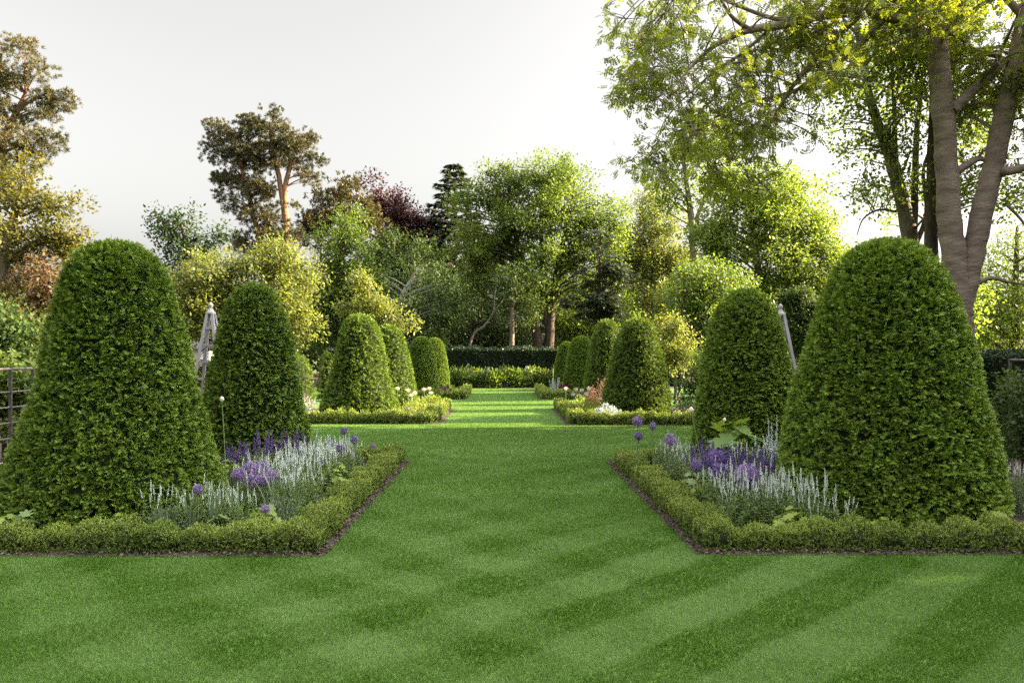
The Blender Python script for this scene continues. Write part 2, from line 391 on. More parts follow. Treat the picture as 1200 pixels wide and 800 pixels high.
# ---------------------------------------------------------------- box edging
def hedge_run(mb, p0, p1, width, height, shoot_sp, leafL, r, lump=.055, nleaf=9):
    p0 = np.array(p0, float); p1 = np.array(p1, float); Ln = np.linalg.norm(p1 - p0); d = (p1 - p0) / Ln; s = np.array([-d[1], d[0]])
    n = int(1.5 * Ln * (2 * height + width) / shoot_sp**2)
    a = r.random(n) * Ln; c = r.random(n) * (2 * height + width)
    ph = r.uniform(0, 6.28, 4)
    bump = lump * (np.abs(np.sin(a * np.pi / .31 + ph[0] + .6 * np.sin(a * 3.1))) - .5 + .55 * np.sin(a * 5.3 + ph[1]) + .3 * np.sin(a * 23 + ph[2]))
    hw = width / 2 + bump * .6; H = height + bump
    left = c < height; right = c > height + width; top = ~left & ~right
    lat = np.where(left, -hw, np.where(right, hw, ((c - height) / width * 2 - 1) * hw))
    z = np.where(left, c / height * H, np.where(right, (c - height - width) / height * H, H))
    z = np.maximum(z, .03)
    rnd = np.clip((z / H - .6) / .4, 0, 1)                           # round the shoulders
    lat = np.where(top, lat, lat * (1 - .25 * rnd**2)); z = np.where(top, z - .3 * height * np.abs(lat / hw)**3 * .5, z)
    lat = lat * (.90 + .10 * np.clip(z / H * 2.5, 0, 1))
    out = np.where(top, lat / hw * .6, np.sign(lat)); upw = np.where(top, 1.0, .45 + .4 * rnd)
    P2 = p0[:2] + d * a[:, None] + s * lat[:, None]
    P = np.stack([P2[:, 0], P2[:, 1], z], 1)
    N = unit(np.stack([s[0] * out, s[1] * out, upw], 1))
    ax = unit(N + np.array([0, 0, .35]) + r.normal(0, .33, (n, 3)))
    shoot = shoot_sp * r.uniform(1.2, 2.4, n) * np.where(top & (r.random(n) < .35), 1.9, 1.0)
    P = P - ax * (shoot * r.uniform(.7, 1.5, n))[:, None]
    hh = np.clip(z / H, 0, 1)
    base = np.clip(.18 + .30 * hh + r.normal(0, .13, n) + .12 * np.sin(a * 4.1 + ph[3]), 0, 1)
    for k in range(nleaf):
        f = (k + 1) / nleaf
        dd = unit(ax * (.55 + .5 * f) + r.normal(0, .7, (n, 3)))
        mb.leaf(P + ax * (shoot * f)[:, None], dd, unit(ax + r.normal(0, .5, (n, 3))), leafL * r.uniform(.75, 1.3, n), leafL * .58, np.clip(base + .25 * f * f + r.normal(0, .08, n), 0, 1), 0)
    # inner twigs
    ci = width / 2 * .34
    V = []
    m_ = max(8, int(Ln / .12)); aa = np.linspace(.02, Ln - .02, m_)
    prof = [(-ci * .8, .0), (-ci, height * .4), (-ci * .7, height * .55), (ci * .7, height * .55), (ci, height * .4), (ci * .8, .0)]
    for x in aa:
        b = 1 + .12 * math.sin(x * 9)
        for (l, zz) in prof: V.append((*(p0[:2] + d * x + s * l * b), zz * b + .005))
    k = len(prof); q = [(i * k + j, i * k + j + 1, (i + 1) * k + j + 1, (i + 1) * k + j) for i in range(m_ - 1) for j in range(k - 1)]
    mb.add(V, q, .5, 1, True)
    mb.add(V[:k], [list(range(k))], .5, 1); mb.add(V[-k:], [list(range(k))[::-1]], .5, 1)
def box_hedge(runs, w_, h_, sp, lf, seed, label, nleaf=9):
    mb = MB(); r = rng(seed)
    for a, b in runs: hedge_run(mb, a, b, w_, h_, sp, lf, r, nleaf=nleaf)
    return tag(mb.build('box_hedge', [M['box'], M['box_core']]), label, 'hedge', 'low box hedges edging the flower beds')
box_hedge([((-5.0, 6.17), (-1.40, 6.17)), ((-1.55, 6.25), (-1.55, 11.35)), ((-1.6, 11.35), (-2.2, 11.35))], .255, .190, .022, .016, 31, 'low box hedge edging the near left flower bed')
box_hedge([((5.2, 6.22), (1.53, 6.22)), ((1.67, 6.3), (1.67, 11.15)), ((1.74, 11.15), (2.3, 11.15))], .255, .190, .022, .016, 32, 'low box hedge edging the near right flower bed')
box_hedge([((-5.6, 17.92), (-1.6, 17.92)), ((-1.64, 18.0), (-1.64, 22.8))], .28, .27, .045, .034, 33, 'sunlit low box hedge edging the middle left bed')
box_hedge([((5.6, 17.62), (1.6, 17.62)), ((1.62, 17.7), (1.62, 23.2))], .28, .26, .045, .034, 34, 'low box hedge edging the middle right bed below the white alliums')
box_hedge([((-4.6, 28.2), (-1.5, 28.2)), ((-1.5, 28.2), (-1.5, 33.5))], .3, .3, .06, .05, 35, 'low box hedge at the far left bed beside the purple-leaved plant')
box_hedge([((4.6, 28.2), (1.5, 28.2)), ((1.5, 28.2), (1.5, 33.5))], .3, .3, .06, .05, 36, 'low box hedge at the far right bed beside the silver plant')

# ---------------------------------------------------------------- tall hedges
def leafy_block(lo, hi, n, L, seed, mats, lump=.06):
    mb = MB(); r = rng(seed); lo = np.array(lo, float); hi = np.array(hi, float); sz = hi - lo
    ar = np.array([sz[1] * sz[2], sz[1] * sz[2], sz[0] * sz[2], sz[0] * sz[2], sz[0] * sz[1]]); f = r.choice(5, n, p=ar / ar.sum())
    P = lo + r.random((n, 3)) * sz; N = np.zeros((n, 3))
    for k, (ax, v, sg) in enumerate([(0, lo[0], -1), (0, hi[0], 1), (1, lo[1], -1), (1, hi[1], 1), (2, hi[2], 1)]):
        mk = f == k; P[mk, ax] = v; N[mk, ax] = sg
    b = lump * (np.sin(P[:, 0] * 2.3 + P[:, 2] * 3) + np.sin(P[:, 1] * 2.9 - P[:, 2] * 2.2) + .6 * np.sin(P[:, 0] * 7 + P[:, 2] * 6)) 
    P = P + N * (b - r.random(n)**1.5 * L * 1.6)[:, None]
    D = unit(N + np.array([0, 0, .35]) + r.normal(0, .6, (n, 3)))
    mb.leaf(P, D, unit(N * .5 + np.array([0, 0, .8]) + r.normal(0, .6, (n, 3))), L * r.uniform(.7, 1.4, n), L * .5, np.clip(r.normal(.42, .2, n) + b * 1.5, 0, 1), 0)
    c = L * 1.3
    mb.box(lo + [c, c, -lo[2] + .01], hi - [c, c, c], .3, 1)
    return mb, mats
mb, ms = leafy_block((-9, 39.8, 0), (9, 41.2, 1.93), 60000, .085, 41, None)
tag(mb.build('yew_hedge', [M['hedge'], M['yew_core']]), 'long dark clipped hedge across the end of the lawn', 'hedge')
mb, ms = leafy_block((7.3, 13.2, 0), (10.5, 14.4, 1.56), 40000, .05, 42, None, .05)
tag(mb.build('yew_hedge', [M['hedge'], M['yew_core']]), 'dark clipped hedge block right of the broad bell-shaped yew', 'hedge')

# ---------------------------------------------------------------- trees
def bez(a, c, b, n=6):
    t = np.linspace(0, 1, n)[:, None]
    return (1 - t)**2 * a + 2 * t * (1 - t) * c + t**2 * b
def smooth_path(pts, n=5):
    """Catmull-Rom through (x,y,z,r) rows"""
    p = np.asarray(pts, float)
    if len(p) < 3: return p
    q = np.vstack([2 * p[0] - p[1], p, 2 * p[-1] - p[-2]]); out = []
    for i in range(1, len(q) - 2):
        for t in np.arange(n) / n:
            out.append(.5 * (2 * q[i] + (q[i+1] - q[i-1]) * t + (2 * q[i-1] - 5 * q[i] + 4 * q[i+1] - q[i+2]) * t**2 + (3 * q[i] - q[i-1] - 3 * q[i+1] + q[i+2]) * t**3))
    out.append(p[-1]); return np.array(out)

def tree(name, label, Y, env, trunks, leaf, bark, nclump=40, cs=.9, sprays=14, per=14, ls=3.0, asp=.55, seed=0, style='broad',
         depth=None, twigs=True, squash=.7, group=None, cat='tree', limbs=(), pk=2.5, rcap=9, twig_r=.012, shell=.45, tone0=.5, sub=0):
    """env: (px, py, rx, ry[, dY]) photo ellipses at distance Y; trunks/limbs: rows of (px, py, r_px[, dY])"""
    r = rng(seed); k = Y / F
    tw = MB(); lv = MB(); P3 = []
    for tr in trunks:
        rows = []
        for q in tr:
            yy = Y + (q[3] if len(q) > 3 else 0); c = at(q[0], q[1], yy); rows.append((*c, q[2] * k))
        if rows[0][2] < .6: rows[0] = (rows[0][0], rows[0][1], -.05, rows[0][3])
        pth = smooth_path(rows, 5); P3.append(pth)
        jit = r.normal(0, .06, pth[:, :3].shape) * pth[:, 3:4]
        tw.tube(pth[:, :3] + jit, pth[:, 3] * (1 + r.normal(0, .018, len(pth))) * 1.0, 12 if pth[0, 3] > .1 else 7)
    for lb in limbs:
        rows = [(*at(q[0], q[1], Y + (q[3] if len(q) > 3 else 0)), q[2] * k) for q in lb]
        pth = smooth_path(rows, 5); P3.append(pth); tw.tube(pth[:, :3], pth[:, 3], 7)
    TP = np.vstack(P3)
    cl = []
    if env:
        ar = np.array([e[2] * e[3] for e in env], float); cnt = np.maximum(1, np.round(nclump * ar / ar.sum())).astype(int)
        for e, c_ in zip(env, cnt):
            yy = Y + (e[4] if len(e) > 4 else 0); c = at(e[0], e[1], yy); rx, rz = e[2] * k, e[3] * k
            ry = depth if depth else rx * .8
            d = unit(r.normal(0, 1, (c_, 3))); rad = r.random(c_)**shell * np.clip(1 + r.normal(0, .16, c_), .6, 1.32)
            cl += list(c + d * rad[:, None] * np.array([rx, ry, rz]))
    cl = np.array(cl) if cl else np.zeros((0, 3))
    for c in cl:
        dv = TP[:, :3] - c; hd = np.hypot(dv[:, 0], dv[:, 1])
        pen = np.linalg.norm(dv, axis=1) + np.where(dv[:, 2] > -.35 * hd, pk * (dv[:, 2] + .35 * hd), 0)
        s0 = TP[np.argmin(pen)]; a = s0[:3]
        ln = np.linalg.norm(c - a)
        if twigs and ln > .15:
            mid = (a + c) / 2 + np.array([0, 0, .18 * ln]) + r.normal(0, .09 * ln, 3)
            if style in ('conifer', 'weep'): mid = (a + c) / 2 + np.array([0, 0, .12 * ln])
            pth = bez(a, mid, c, 7); r0 = min(s0[3] * .5, .012 + ln * .018, rcap)
            tw.tube(pth, np.linspace(r0, max(twig_r * .6, r0 * .18), 7), 5)
        # sprays of leaves
        q_ = r.uniform(.45, 1.45); cr_ = cs * q_; n = max(3, int(sprays * q_**1.5 * 1.05))
        dirs = unit(r.normal(0, 1, (n, 3)) + (c - a) / max(ln, .1) * .5)
        sp = c + dirs * (cr_ * r.random((n, 1))**.45) * np.array([1, 1, squash])
        if sub:
            for i in range(min(n, sub)):
                tw.tube(bez(c, (c + sp[i]) / 2 + r.normal(0, .1 * cr_, 3), sp[i], 4), np.linspace(twig_r * .6, twig_r * .25, 4), 4, cap=False)
        ct = r.normal(0, .16)
        Lf = ls * k
        if style == 'broad' or style == 'weep':
            Pp = np.repeat(sp, per, 0); dd = np.repeat(dirs, per, 0)
            if style == 'weep': dd = dd * np.array([.6, .6, .2]) + np.array([0, 0, -.7])
            nn = len(Pp)
            off = r.normal(0, 1, (nn, 3)) * Lf * (1.1 if style == 'broad' else .8)
            if style == 'weep': off += dd * (r.random((nn, 1)) * Lf * 5)
            ld = unit(dd * .7 + r.normal(0, .8, (nn, 3)) + np.array([0, 0, -.15]))
            nm = unit(np.array([0, 0, .9]) + dd * .6 + r.normal(0, .42, (nn, 3)))
            L = Lf * r.uniform(.7, 1.4, nn)
            lv.leaf(Pp + off, ld, nm, L, L * asp, np.clip(tone0 + ct + r.normal(0, .13, nn), 0, 1))
        elif style == 'pinnate':                                      # compound leaves hanging from the twigs
            m_ = per // 9
            Pp = np.repeat(sp, m_, 0); nn = len(Pp)
            ax = unit(np.repeat(dirs, m_, 0) * .8 + r.normal(0, .7, (nn, 3)) + np.array([0, 0, -.35]))
            up = unit(np.array([0, 0, 1.0]) + r.normal(0, .5, (nn, 3))); sd = unit(np.cross(up, ax)); nm = np.cross(ax, sd)
            Pp = Pp + r.normal(0, 1, (nn, 3)) * Lf * 1.2
            tone = np.clip(tone0 + ct + r.normal(0, .16, nn), 0, 1)
            for q in range(9):
                f = (q // 2 + 1) / 5.; sgn = 0 if q == 8 else (1 if q % 2 else -1)
                L = Lf * (1 - .25 * abs(f - .5)) * r.uniform(.85, 1.15, nn)
                d2 = unit(ax * (1 if sgn == 0 else .45) + sd * sgn * .9 - np.array([0, 0, .25]))
                lv.leaf(Pp + ax * Lf * 2.4 * f, d2, nm, L, L * asp, tone)
        elif style == 'pine':                                         # tufts of needles
            Pp = np.repeat(sp, per, 0); nn = len(Pp)
            ax = unit(np.repeat(dirs, per, 0) + np.array([0, 0, .6]) + r.normal(0, .8, (nn, 3)))
            L = Lf * r.uniform(.8, 1.4, nn)
            lv.leaf(Pp + r.normal(0, .25, (nn, 3)) * Lf, ax, r.normal(0, 1, (nn, 3)), L, L * asp, np.clip(tone0 + ct + r.normal(0, .18, nn), 0, 1))
        elif style == 'conifer':                                      # flat drooping sprays
            Pp = np.repeat(sp * [1, 1, 1], per, 0); nn = len(Pp)
            hz = (c - a) * [1, 1, 0]; hz = hz / max(np.linalg.norm(hz), .05)
            dd = unit(hz * .9 + r.normal(0, .6, (nn, 3)) * [1, 1, .35] + np.array([0, 0, -.25]))
            L = Lf * r.uniform(.8, 1.5, nn)
            lv.leaf(Pp + r.normal(0, .5, (nn, 3)) * Lf * [1, 1, .4], dd, unit(np.array([0, 0, 1.0]) + r.normal(0, .35, (nn, 3))), L, L * asp, np.clip(tone0 + ct + r.normal(0, .18, nn), 0, 1), 0, .15)
    root = thing(name, label, cat, (TP[0][0], TP[0][1], 0), 0, group)
    off = -np.array([TP[0][0], TP[0][1], 0])
    tw.build('trunk', M[bark], root, off)
    if lv.V: lv.build('crown', M[leaf], root, off)
    return root

def conifer(name, label, X, Y, h, width, seed, leaf='fir', z0=1.0, per=40, layers=22, droop=.25, group=None, tip=.08, ls=.3):
    """whorls of long branches, spiky silhouette"""
    r = rng(seed); tw = MB(); lv = MB()
    tw.tube([(X, Y, -.05), (X + .1, Y, h * .5), (X, Y, h)], [h * .018, h * .011, .02], 8)
    for i in range(layers):
        f = i / (layers - 1); z = z0 + (h - z0) * f**.9
        nb = r.integers(5, 8); a0 = r.uniform(0, 6.28)
        for b in range(nb):
            a = a0 + b * 6.283 / nb + r.normal(0, .25); ln = (width * (1 - f)**.75 + tip * width) * r.uniform(.6, 1.15)
            d = np.array([math.cos(a), math.sin(a), 0]); s = np.array([-d[1], d[0], 0]); zj = r.normal(0, .28) * (1 - f)
            t = np.linspace(0, 1, 6)[:, None]
            pts = np.array([X, Y, z + zj]) + d * ln * t + np.array([0, 0, 1.0]) * ln * (.30 * t - (droop + .18) * t**2)
            tw.tube(pts, np.linspace(.05, .012, 6), 4, cap=False)
            m_ = int(per * (.4 + ln / width)); tt = r.random(m_)**.7
            P = np.array([X, Y, z + zj]) + d * (ln * tt)[:, None] + np.array([0, 0, 1.0]) * (ln * (.30 * tt - (droop + .18) * tt**2))[:, None]
            sg = np.where(r.random(m_) < .5, 1, -1)[:, None]
            dd = unit(d * .8 + s * sg * r.uniform(.2, 1.1, (m_, 1)) + np.array([0, 0, -.3]) + r.normal(0, .2, (m_, 3)))
            L = ls * r.uniform(.6, 1.5, m_)
            lv.leaf(P, dd, unit(np.array([0, 0, 1.0]) + r.normal(0, .35, (m_, 3))), L, L * .38, np.clip(r.normal(.45, .2, m_), 0, 1), 0, .12)
    root = thing(name, label, 'tree', (X, Y, 0), 0, group); off = np.array([-X, -Y, 0])
    tw.build('trunk', M['darkbark'], root, off); lv.build('crown', M[leaf], root, off)
    return root

# --- left side
tree('pine_tree', 'reddish lit pine crown at the upper left edge of the photo', 27,
     [(15, 95, 50, 38), (-35, 130, 70, 80), (50, 115, 26, 26), (40, 165, 38, 22), (-5, 205, 50, 30), (20, 60, 20, 12), (62, 135, 14, 12), (-60, 80, 50, 50)],
     [[(-60, 430, 16), (-52, 300, 14), (-45, 200, 11), (-40, 110, 7)], [(-52, 300, 8), (-20, 210, 6), (10, 150, 4), (30, 110, 2)]], 'pine', 'pinebark', 130, .6, 30, 34, 3.6, .15, 101, 'pine', squash=.6)
tree('lime_tree', 'yellow-green leafy tree below the pine at the left edge', 23,
     [(10, 270, 45, 35), (60, 275, 34, 38), (-15, 325, 70, 55), (50, 245, 30, 14), (72, 300, 20, 28), (15, 235, 28, 18), (70, 240, 14, 10), (25, 205, 24, 16), (5, 370, 30, 30)],
     [[(-8, 430, 10), (0, 340, 8), (12, 270, 5), (25, 230, 2)]], 'olivegold', 'bark', 90, .55, 17, 12, 4.2, .6, 102, sub=3)
tree('copper_tree', 'bronze-leaved small tree between the left fence and the big left yew', 22,
     [(58, 345, 24, 45), (45, 390, 34, 40), (70, 400, 14, 32)], [[(55, 432, 6), (56, 380, 4), (58, 320, 2)]], 'bronze', 'darkbark', 34, .5, 18, 12, 4.6, .6, 103)
tree('holly_bush', 'dark leafy bush behind the left iron fence, under the yellow-green tree', 17,
     [(-5, 385, 38, 42), (22, 405, 20, 26)], [[(0, 440, 6), (2, 400, 4), (5, 370, 2)]], 'dark', 'darkbark', 30, .45, 18, 12, 5, .55, 104, cat='bush')
tree('climbing_shrub', 'bright mid-green shrub pressed against the left iron fence', 11.2,
     [(-8, 465, 40, 42), (20, 450, 24, 28), (24, 490, 18, 24)], [[(5, 535, 3), (5, 480, 2.4), (6, 450, 1.5)]], 'mid', 'darkbark', 40, .22, 16, 10, 7, .5, 105, depth=.28, cat='shrub')
tree('walnut_tree', 'sparse dark-leaved tree against the sky left of the tall scots pine', 38,
     [(215, 275, 34, 20), (235, 292, 26, 20), (192, 262, 12, 8), (255, 275, 14, 10), (205, 300, 24, 20)],
     [[(218, 430, 7), (220, 340, 5), (218, 290, 3), (212, 262, 1.2)]], 'dark', 'darkbark', 26, .7, 14, 11, 4.2, .5, 106, sub=4, tone0=.2)
tree('golden_tree', 'sunlit yellow-green spreading tree behind the grey obelisk', 31,
     [(275, 345, 70, 45), (225, 335, 36, 32), (325, 330, 36, 38), (345, 370, 18, 40), (250, 375, 50, 34), (300, 308, 34, 12), (330, 305, 22, 14)],
     [[(275, 440, 6), (272, 380, 5), (268, 330, 3)], [(275, 440, 4), (300, 380, 4), (318, 330, 2)]], 'gold', 'bark', 150, .7, 17, 13, 3.6, .62, 107, sub=3)
tree('scots_pine', 'tall scots pine with twin orange trunks standing against the sky', 46,
     [(270, 165, 27, 26), (312, 148, 32, 17), (348, 165, 22, 20), (366, 188, 14, 9), (268, 212, 22, 18), (300, 190, 22, 14), (356, 206, 22, 8), (318, 250, 30, 14), (285, 238, 16, 10), (258, 150, 14, 10), (330, 275, 30, 16), (335, 190, 18, 12), (290, 285, 22, 16), (302, 225, 20, 16), (312, 170, 22, 14)],
     [[(338, 430, 5), (336, 340, 4.4), (335, 270, 3.6), (328, 215, 3), (320, 175, 2.5), (315, 150, 1)],
      [(322, 430, 4.4), (314, 320, 3.6), (298, 255, 3), (284, 200, 2.3), (275, 165, 1.2)], [(335, 265, 4), (334, 220, 3.2), (345, 180, 2), (350, 160, 1)]],
     'pine', 'pinebark', 170, .75, 26, 30, 2.8, .18, 108, 'pine', squash=.5)
tree('cypress_tree', 'brownish olive evergreen right of the twin-trunk pine', 49,
     [(396, 238, 26, 26), (372, 268, 22, 28), (420, 256, 22, 26), (405, 215, 14, 10)], [[(398, 430, 5), (398, 300, 4), (398, 220, 1.5)]], 'brown', 'darkbark', 60, 1.0, 22, 16, 3.4, .3, 109, 'pine')
tree('sycamore_tree', 'mid-green leafy tree in front of the brownish evergreen', 43,
     [(402, 285, 34, 42), (385, 330, 34, 40), (418, 330, 24, 36), (375, 375, 34, 40), (410, 390, 40, 30)], [[(398, 430, 6), (400, 340, 4), (402, 270, 2)]], 'mid', 'darkbark', 90, .95, 20, 13, 3.2, .6, 110, tone0=.36)
tree('copper_beech', 'dark tree with red copper leaves showing at its top', 54,
     [(462, 248, 26, 22), (490, 275, 24, 30), (448, 235, 16, 14), (505, 300, 20, 24), (470, 290, 36, 30)], [[(468, 430, 6), (468, 330, 5), (466, 245, 2)]], 'copper', 'darkbark', 70, 1.1, 20, 14, 3.2, .6, 111, tone0=.25)
tree('yew_tree', 'dark evergreen behind the small left saplings, beneath the copper top', 50, [(462, 300, 34, 30), (450, 335, 34, 34), (485, 320, 26, 36)], [[(458, 430, 4), (460, 330, 3), (462, 280, 1.5)]], 'dark', 'darkbark', 70, 1.0, 16, 14, 3.2, .45, 112, squash=.5, tone0=.3)
conifer('fir_tree', 'tall spiky dark fir standing left of the big round central tree', -3.3, 53, 14.2, 4.0, 113, ls=.42, per=80, layers=26, droop=-.05)
tree('weeping_tree', 'drooping dark green tree above the left end of the dark hedge', 43,
     [(485, 325, 44, 26), (460, 365, 32, 30), (525, 350, 24, 36), (500, 375, 34, 30), (440, 335, 20, 24)], [[(448, 440, 5), (456, 390, 4.5), (470, 350, 3.5), (488, 318, 2)]], 'dark', 'palebark', 80, .9, 16, 13, 3.4, .36, 114, 'weep', tone0=.65)
# --- middle
tree('oak_tree', 'big round-headed green tree at the centre behind the dark hedge', 46,
     [(630, 235, 58, 42), (580, 262, 42, 50), (692, 252, 34, 38), (655, 210, 36, 20), (602, 212, 30, 18), (560, 305, 30, 44), (635, 295, 60, 36), (685, 305, 32, 30), (548, 250, 18, 26), (645, 340, 40, 24), (715, 275, 16, 26)],
     [[(632, 430, 6.12), (628, 375, 5.44), (618, 325, 4.08), (604, 275, 2.72), (595, 235, 1.36)], [(642, 430, 6.12), (646, 365, 5.44), (656, 305, 4.08), (666, 255, 2.04), (672, 225, 1.02)], [(640, 380, 4.08), (636, 320, 3.40), (634, 260, 2.04), (632, 215, 1.02)]],
     'mid', 'darkbark', 300, .85, 16, 13, 3.0, .6, 115, tone0=.66, sub=2, shell=.33)
tree('yew_tree', 'dark layered evergreen in front of the right side of the central tree', 42, [(704, 285, 16, 16), (708, 318, 28, 22), (700, 352, 30, 24), (712, 372, 22, 22)], [[(700, 430, 3), (701, 360, 2.4), (704, 275, 1)]], 'fir', 'darkbark', 70, .75, 18, 15, 3.2, .4, 116, 'conifer', squash=.4, tone0=.25)
tree('bare_tree', 'pale leaning bare trunk just behind the dark hedge', 42.5, [], [[(545, 440, 1.7), (553, 396, 1.4), (567, 382, 1.15), (578, 366, .9), (580, 345, .6), (583, 325, .3)], [(578, 366, .6), (590, 350, .5), (594, 335, .3)]], 'mid', 'bark')
tree('slender_tree', 'slim grey-trunked tree behind the hedge left of the thick forked trunk', 43, [(600, 335, 24, 24), (588, 355, 16, 20), (615, 360, 18, 18)], [[(598, 440, 3.4), (600, 380, 2.8), (598, 330, 1.6)]], 'dark', 'bark', 24, .7, 14, 12, 3.2, .5, 118)
tree('elder_bush', 'dark undergrowth bush behind the middle of the dark hedge', 47, [(560, 385, 34, 34), (520, 390, 30, 34), (600, 395, 26, 30)], [[(555, 430, 3), (556, 380, 2)]], 'dark', 'darkbark', 60, .9, 16, 12, 3.4, .5, 119, cat='bush')
tree('elder_bush', 'yellow-green lit undergrowth bush right of the thick forked trunk', 48, [(690, 390, 30, 34), (730, 380, 30, 40), (665, 385, 16, 30)], [[(695, 430, 3), (695, 380, 2)]], 'spring', 'darkbark', 60, .9, 14, 11, 3.4, .55, 120, cat='bush', tone0=.3)
tree('birch_tree', 'pale yellow-green feathery birch right of the central tree', 50,
     [(762, 275, 26, 38), (745, 320, 26, 44), (785, 310, 26, 46), (760, 245, 14, 14), (735, 285, 18, 30), (775, 360, 34, 30)], [[(764, 430, 3.6), (766, 330, 2.8), (764, 245, 1)]], 'gold', 'palebark', 120, .9, 22, 15, 2.8, .55, 121, squash=.9)
tree('poplar_tree', 'tall thin airy tree rising above the yellow-green trees', 36,
     [(800, 185, 32, 28), (772, 205, 20, 14), (838, 175, 28, 26), (845, 225, 26, 22), (785, 235, 26, 20), (815, 150, 24, 16), (760, 195, 10, 6)],
     [[(816, 430, 6), (814, 330, 5), (811, 265, 4), (804, 210, 2.6), (798, 165, 1.2)], [(811, 270, 2.6), (830, 220, 2), (842, 175, 1)], [(812, 245, 2), (790, 215, 1.3), (770, 200, .6)]],
     'spring', 'bark', 60, .62, 12, 11, 3.6, .55, 122, sub=4)
tree('maple_tree', 'glowing yellow-green tree filling the gap right of the airy tree', 32,
     [(885, 250, 54, 44), (930, 262, 40, 44), (850, 285, 40, 44), (905, 310, 66, 36), (958, 300, 26, 40), (868, 215, 36, 24), (920, 215, 26, 18), (980, 335, 20, 28), (930, 340, 60, 20)],
     [[(888, 440, 6), (890, 350, 5), (884, 280, 3.4), (875, 225, 1.6)], [(905, 440, 4), (918, 340, 3.6), (932, 270, 2)]], 'spring', 'bark', 190, .75, 18, 13, 3.6, .6, 123, tone0=.62, sub=2)
tree('elm_tree', 'mid-green tree with a leaning trunk left of the rounded right yew', 29,
     [(838, 330, 40, 26), (810, 350, 30, 20), (860, 355, 30, 20), (820, 400, 20, 30)], [[(828, 455, 3.6), (818, 415, 3.4), (806, 385, 3), (798, 358, 1.6)], [(824, 440, 2.6), (838, 390, 2.4), (846, 340, 1.2)]], 'mid', 'bark', 80, .6, 16, 12, 3.8, .5, 124, 'weep')
tree('willow_sapling', 'pale sunlit sapling right of the front cone in the middle right bed', 25.5, [(790, 402, 17, 28), (784, 385, 10, 14), (800, 420, 10, 16)], [[(792, 478, 2), (791, 430, 1.6), (789, 385, .8)], [(792, 470, 1.4), (802, 430, 1.1), (803, 405, .5)]], 'gold', 'bark', 30, .3, 14, 10, 3.6, .5, 125)
tree('pollard_shrub', 'dark pollarded shrub with knobbly tufts between the two right yews', 20.5, [(923, 352, 10, 9), (943, 350, 11, 11), (930, 372, 10, 8), (955, 366, 12, 10), (940, 395, 18, 20)], [[(940, 490, 3), (936, 420, 2.2), (925, 360, 1.2)], [(940, 480, 2.2), (946, 410, 1.8), (946, 355, 1)], [(940, 470, 2), (934, 410, 1.4), (930, 375, 1)]], 'dark', 'bark', 40, .16, 20, 12, 3.6, .5, 126, cat='shrub')
tree('ash_sapling', 'bright pale sapling sprouting above the half-lit left yew', 27.5, [(432, 342, 16, 12), (445, 358, 24, 12), (418, 362, 18, 12), (425, 330, 8, 8), (470, 380, 14, 12)], [[(440, 470, 2), (436, 400, 1.5), (432, 340, .6)], [(437, 410, 1.2), (455, 370, .8), (470, 378, .4)]], 'gold', 'bark', 24, .3, 14, 10, 4.0, .5, 127)
def clipped_bush(px, py, rx, ry, Y, seed, label):
    c = at(px, py, Y); k = Y / F; mbo = yew_mesh('clipped_bush', PROF_DOME, c[2] + ry * k, rx * k, .06, .085, seed, M['mid'])
    mbo.location = (c[0], c[1], 0); return tag(mbo, label, 'shrub')
clipped_bush(345, 425, 26, 12, 26, 128, 'low rounded green bush at the edge of the second left yew')
clipped_bush(384, 420, 14, 10, 27, 129, 'small clipped ball bush left of the half-lit yew')
